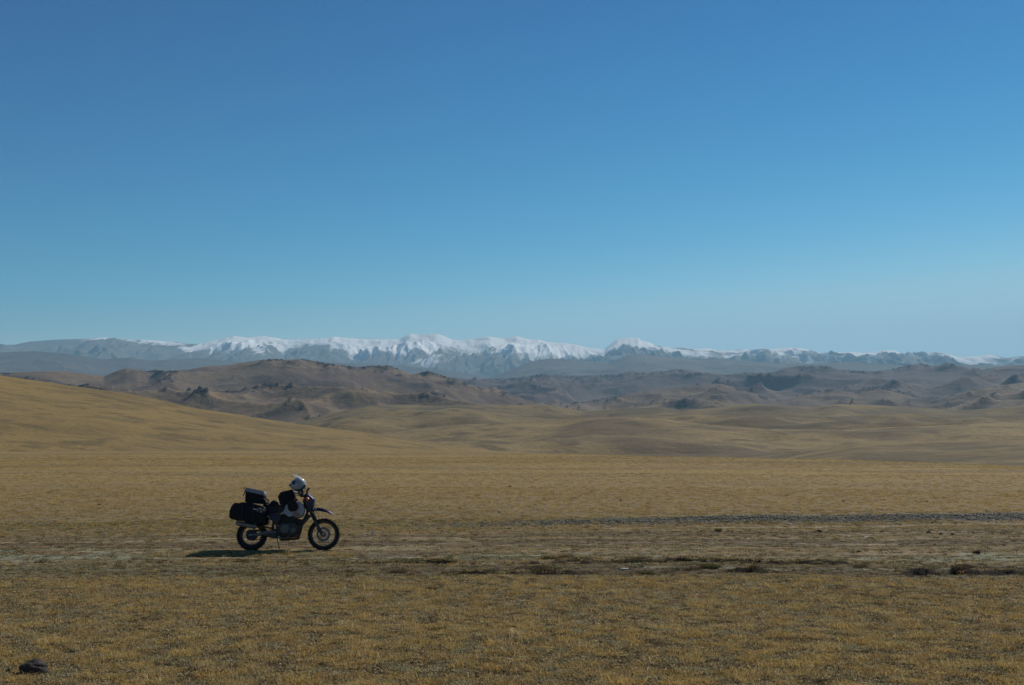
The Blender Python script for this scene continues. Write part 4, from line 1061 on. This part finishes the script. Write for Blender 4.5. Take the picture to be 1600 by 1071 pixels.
# tank bag and its side pouch
t = empty('tank_bag', BL, 'tall black tank bag standing on the fuel tank below the helmet', 'bag', BROT)
soft_bag('bag_body', P((848, 300), (872, 262), (968, 236), (986, 246), (1006, 300), (990, 345), (955, 372), (925, 410), (900, 404), (868, 370)), -.14, .14, mt_bag, t, .025, .035, 21)
bm = bmesh.new(); add_poly(bm, P((870, 266), (966, 238), (974, 234), (976, 240), (872, 270)), -.12, .12, .004); finish(bm, 'bag_zip_edge', mt_bag2, t)
for s, lab in ((-1, 'rounded black pouch hanging over the near flank of the white tank'), (1, 'rounded black pouch hanging over the far flank of the white tank')):
    t = empty('tank_pouch', BL, lab, 'pouch', BROT)
    y0, y1 = (-.275, -.185) if s < 0 else (.185, .275)
    soft_bag('pouch_body', P((945, 352), (990, 330), (1030, 346), (1046, 372), (1048, 418), (1022, 442), (975, 445), (954, 420)), y0, y1, mt_bag2, t, .012, .028, 31)
    bm = bmesh.new(); add_tube(bm, [(.92, s * .23, 1.02), (.86, s * .20, 1.10), (.82, s * .12, 1.16)], .012, 6); finish(bm, 'pouch_strap', mt_bag, t)

# ---- helmet, resting on the handlebar, facing backwards
hc = zx(1030, 188)
t = empty('helmet', (BL[0] + hc[0], BL[1] + math.sin(-LEAN) * hc[1], BL[2] + hc[1] * math.cos(LEAN)), 'white motocross helmet with a raised peak resting on the handlebar', 'helmet', (R(-3), R(20), R(10)))
t.scale = (1.08, 1.08, 1.08)
def helmet_pt(u, v):
    """u: angle in the X-Z plane from the back (+X) over the top, v: across"""
    return None
bm = bmesh.new()
nu, nv = 36, 18
vs = {}
def shell(theta, phi):
    # theta 0 at crown, pi at bottom; phi 0 = face (-X)
    st, ct = math.sin(theta), math.cos(theta)
    x = -math.cos(phi) * st; y = math.sin(phi) * st; z = ct
    rx = 0.142 if x < 0 else 0.150
    f = 1.0
    chin = max(0, -x) ** 3 * math.exp(-((z + 0.50) / 0.32) ** 2)       # chin bar pushes forward
    X_ = x * rx * (1 + chin * 0.50); Y_ = y * 0.122 * (1 - 0.25 * max(0, -x) * max(0, -z)); Z_ = z * (0.145 if z > 0 else 0.150)
    return (X_, Y_, Z_)
ths = [math.pi * (0.02 + 0.80 * i / nv) for i in range(nv + 1)]
for i, th in enumerate(ths):
    for j in range(nu):
        vs[i, j] = bm.verts.new(shell(th, 2 * math.pi * j / nu))
for i in range(nv):
    for j in range(nu):
        th = (ths[i] + ths[i + 1]) / 2; ph = 2 * math.pi * (j + .5) / nu
        ph = ph - 2 * math.pi if ph > math.pi else ph
        if abs(ph) < 0.95 and 1.15 < th < 1.65: continue      # eye port
        cc = shell(th, ph)
        if cc[2] < -0.095 + 0.40 * cc[0]: continue            # neck opening, cut higher at the back
        bm.faces.new((vs[i, j], vs[i + 1, j], vs[i + 1, (j + 1) % nu], vs[i, (j + 1) % nu]))
bm.faces.new([vs[0, j] for j in range(nu)])
bmesh.ops.solidify(bm, geom=bm.faces[:], thickness=-0.006)
finish(bm, 'shell', mt_helm, t)
bm = bmesh.new()
bmesh.ops.create_uvsphere(bm, u_segments=24, v_segments=14, radius=1.0, matrix=Matrix.Diagonal((.128, .108, .128, 1)) @ Matrix.Translation((0.03, 0, -0.06)))
finish(bm, 'lining', mt_black, t)
bm = bmesh.new()                                              # goggles across the eye port
prof = [(0, .048), (0, -.048)]
row = []
for j in range(13):
    ph = -1.0 + 2.0 * j / 12
    row.append([bm.verts.new((-math.cos(ph) * .150, math.sin(ph) * .128, z)) for z in (.045, .03, -.015, -.03)])
for a, b in zip(row, row[1:]):
    for q in range(3): bm.faces.new((a[q], a[q + 1], b[q + 1], b[q]))
bmesh.ops.solidify(bm, geom=bm.faces[:], thickness=.006); finish(bm, 'goggles', mt_glass, t)
bm = bmesh.new()                                              # peak, flipped up
rows_ = []
for i in range(7):
    f = i / 6
    x = .01 - .185 * f; z = .150 + .020 * math.sin(f * 2.2) - .012 * f
    rows_.append([bm.verts.new((x + .045 * (q / 4) ** 2 * f, q / 4 * (.098 - .028 * f), z - (.055 - .02 * f) * (q / 4) ** 2)) for q in range(-4, 5)])
for a, b in zip(rows_, rows_[1:]):
    for q in range(8): bm.faces.new((a[q], a[q + 1], b[q + 1], b[q]))
bmesh.ops.solidify(bm, geom=bm.faces[:], thickness=.005); finish(bm, 'peak', mt_helm, t)
for s in (-1, 1):
    bm = bmesh.new(); add_disc(bm, .018, (-.035, s * .118, .035), -.008, .008, 16); finish(bm, 'peak_screw', mt_glass, t)
    bm = bmesh.new(); add_poly(bm, [(-.182, -.06), (-.14, -.05), (-.135, -.075), (-.178, -.085)], s * .055 - .012, s * .055 + .012, .004); finish(bm, 'chin_vent', mt_black, t)
bm = bmesh.new(); add_tube(bm, [(.07, -.07, -.13), (.06, -.05, -.19), (.02, -.02, -.21)], .007, 6); finish(bm, 'chin_strap', mt_black, t)
# ================================================================ single stones, clods and tussocks
def gz(x, y): return float(ground_z(np.array([float(x)]), np.array([float(y)]))[0])
m_dark = simple('dark_lichen_rock', (0.045, 0.038, 0.036), 0.9, 0.2, dust=0.35, scale=18, dcol=(0.13, 0.10, 0.085))
m_pale = simple('pale_stone', (0.62, 0.60, 0.54), 0.8, 0.3, dust=0.2, scale=30, dcol=(0.4, 0.36, 0.28))
m_dung = simple('dark_clod', (0.035, 0.026, 0.018), 0.95, 0.1, dust=0.3, scale=30)
def put(name, me, px, py, label, cat, group=None, sc=1.0, rz=0.0, sink=0.0):
    x, y = pw(px, py)
    o = link(bpy.data.objects.new(name, me))
    o.location = (x, y, gz(x, y) - sink); o.scale = (sc,) * 3; o.rotation_euler = (0, 0, rz)
    o['label'] = label; o['category'] = cat
    if group: o['group'] = group
    return o
put('rock', stone_mesh('rock', m_dark, 4, 301, .92, .8, .74, .07, .150, 0.8), 53, 1051, 'dark brown rounded rock in the near grass, the largest stone in view', 'rock', sink=-.03)
put('dirt_clod', stone_mesh('dirt_clod', m_dung, 3, 307, 1.0, .7, .6, .3, .05), 12, 1047, 'small blackish clod in the grass just left of the large dark rock', 'clod')
put('dirt_clod', stone_mesh('dirt_clod', m_dung, 3, 308, 1.2, .7, .5, .3, .045), 110, 1022, 'small dark clod in the grass beyond and right of the large dark rock', 'clod')
put('pale_stone', stone_mesh('pale_stone', m_pale, 3, 311, .6, .5, 1.1, .2, .055), 583, 833, 'upright off-white stone ahead of the front wheel, tallest of its little cluster', 'stone', sink=-.02)
put('pale_stone', stone_mesh('pale_stone', m_pale, 2, 312, 1, .6, .6, .2, .035), 570, 835, 'flat whitish stone fragment, leftmost of the cluster ahead of the front wheel', 'stone')
put('pale_stone', stone_mesh('pale_stone', m_pale, 2, 313, 1, .6, .6, .2, .028), 579, 833.5, 'tiny whitish stone chip beside the upright off-white stone', 'stone')
put('pale_stone', stone_mesh('pale_stone', m_pale, 2, 314, 1, .7, .5, .2, .055), 113, 806, 'lone whitish stone on the plain far left of the motorcycle', 'stone')
put('pale_stone', stone_mesh('pale_stone', m_pale, 2, 315, 2.4, .7, .35, .2, .05), 1358, 838, 'long flat whitish slab on the verge right of centre below the gravel bank', 'stone')
put('pale_stone', stone_mesh('pale_stone', m_pale, 2, 316, 1.2, .7, .45, .2, .045), 1326, 838, 'small pale slab just left of the long flat whitish one', 'stone')
put('pale_stone', stone_mesh('pale_stone', m_pale, 2, 317, 1.4, .7, .4, .2, .05), 1233, 821, 'pale stone at the lower edge of the gravel bank', 'stone')
put('pale_stone', stone_mesh('pale_stone', m_pale, 2, 318, 1.8, .7, .3, .2, .05), 976, 891, 'pale flat stone between two dark grass hummocks of the rutted bank', 'stone')
dm = [stone_mesh('dark_stone', m_dung, 2, 330 + i, 1.1, .8, .6, .28, .05) for i in range(4)]
rs = random.Random(12)
spots = [(740, 853, 1.0), (566, 822, 1.1), (753, 824, 1.3), (905, 821, 1.2), (890, 813, 1.0), (1092, 800, .9), (1130, 806, 1.2), (1280, 828, 1.4), (1342, 862, .9), (1452, 831, 1.5), (1470, 834, 1.0), (1488, 834, 1.1), (1378, 829, .9),
         (898, 779, 1.3), (1318, 784, 1.6), (1448, 784, 1.4), (1012, 787, 1.2), (1230, 774, 1.4), (970, 783, 1.4), (893, 780, 1.2), (306, 776, 1.2), (76, 771, 1.6), (155, 789, 1.5), (700, 791, 1.2), (718, 795, 1.1), (797, 761, 1.8), (780, 802, 1.1), (640, 806, 1.0), (672, 812, 1.1), (1060, 815, 1.0)]
for i in range(44): spots.append((rs.uniform(560, 1040), rs.uniform(812, 834), rs.uniform(.4, .8)))
for i in range(30): spots.append((rs.uniform(20, 1580), rs.uniform(765, 850), rs.uniform(.5, .9)))
for i, (px, py, s_) in enumerate(spots):
    if 355 < px < 540: continue
    put('dark_stone', dm[i % 4], px, py, 'small dark stone scattered on the dry plain behind and beside the track', 'stone', 'small dark stones scattered on the plain', s_, rs.uniform(0, 6.28))
# grassy hummocks of the broken bank
def hummock(px, py, w, h, seed, label, dark=0.5):
    x, y = pw(px, py); w *= .72; h *= .62
    root = bpy.data.objects.new('grass_hummock', None); link(root)
    root.location = (x, y, gz(x, y) - .02)
    root['label'] = label; root['category'] = 'grass hummock'
    me = stone_mesh('earth_mound', mt_earth, 3, seed, w / 2, w / 3.2, h * .8, .14, 1.0, 1.2)
    link(bpy.data.objects.new('earth_mound', me), root)
    rng = np.random.default_rng(seed); V = []; Fc = []; T = []
    nb = int(700 * w)
    for i in range(nb):
        a = rng.uniform(0, 6.283); r = math.sqrt(rng.uniform(0, 1))
        bx, by = r * math.cos(a) * w / 2, r * math.sin(a) * w / 3.2
        bz = h * .8 * math.sqrt(max(0, 1 - r * r)) * .85
        hh = rng.uniform(.03, .07); lx, ly = rng.normal(0, .6) * hh + math.cos(a) * hh * .5, rng.normal(0, .6) * hh
        wv = .0045; b = len(V)
        V += [(bx - wv, by, bz - .01), (bx + wv, by, bz - .01), (bx + lx, by + ly, bz + hh)]; Fc.append((b, b + 1, b + 2)); T += [rng.uniform(0, 1)] * 3
    me = bpy.data.meshes.new('grass'); me.from_pydata(V, [], Fc)
    at = me.attributes.new('tint', 'FLOAT', 'POINT'); at.data.foreach_set('value', np.array(T, np.float32))
    me.materials.append(MB_['green'] if dark < .6 else MB_['brown'])
    gq = link(bpy.data.objects.new('grass', me), root); gq['kind'] = 'stuff'
mt_earth = simple('dark_earth', (0.045, 0.034, 0.024), 0.95, 0.1, dust=0.2, scale=12)
hummock(622, 893, .48, .11, 401, 'dark low hummock alone on the bare strip, leftmost of the bank', .8)
hummock(1108, 888, .50, .14, 402, 'rounded olive grass hummock on the lower lip of the bank right of centre', .4)
hummock(1082, 891, .45, .10, 403, 'lower flat dark hummock touching the left side of the rounded olive one', .7)
hummock(842, 891, .60, .10, 404, 'wide dark hummock on the lower lip just right of the middle of the picture', .7)
hummock(863, 892, .28, .09, 405, 'small tufted hummock hugging the right end of the wide dark one', .5)
hummock(750, 892, .26, .08, 406, 'little dark hummock, left one of a pair near the middle of the bank', .7)
hummock(771, 892, .24, .09, 407, 'little olive hummock, right one of a pair near the middle of the bank', .4)
hummock(858, 876, .42, .12, 408, 'bushy dark olive hummock on the upper lip near the middle', .5)
hummock(884, 876, .38, .09, 409, 'flatter hummock beside the bushy dark olive one on the upper lip', .6)
hummock(1010, 897, .42, .13, 410, 'spiky greenish hummock in front of the lower lip, just right of the middle', .4)
hummock(1345, 886, .45, .09, 411, 'brown hummock on the lower lip at the right third of the picture', .8)
hummock(1505, 888, .60, .10, 412, 'long brown hummock on the lower lip near the right end', .8)
hummock(670, 868, .20, .09, 413, 'single small spiky dark tuft in the rutted ground right of the motorcycle', .8)
hummock(1526, 862, .22, .12, 414, 'upright brown tuft behind the bank near the right edge', .8)
hummock(673, 922, .26, .10, 415, 'small dark spiky tuft standing alone in the near gold grass below the bank', .8)
hummock(1122, 829, .26, .11, 416, 'bushy brown tuft growing at the front edge of the gravel bank', .8)
# ================================================================ haze
hz = bmesh.new()
bmesh.ops.create_cube(hz, size=1.0, matrix=Matrix.Translation((0, 0, 1290)) @ Matrix.Diagonal((56000, 56000, 2680, 1)))
hme = bpy.data.meshes.new('haze'); hz.to_mesh(hme); hz.free()
km = bpy.data.materials.new('haze_air'); km.use_nodes = True
kt = km.node_tree; kt.nodes.clear()
ko = kt.nodes.new('ShaderNodeOutputMaterial'); kv = kt.nodes.new('ShaderNodeVolumePrincipled')
kv.inputs['Color'].default_value = (0.40, 0.735, 1.0, 1)
kv.inputs['Density'].default_value = 4.1e-5
kv.inputs['Anisotropy'].default_value = 0.1
kt.links.new(kv.outputs[0], ko.inputs['Volume'])
hme.materials.append(km)
haze = link(bpy.data.objects.new('haze', hme)); haze['kind'] = 'stuff'
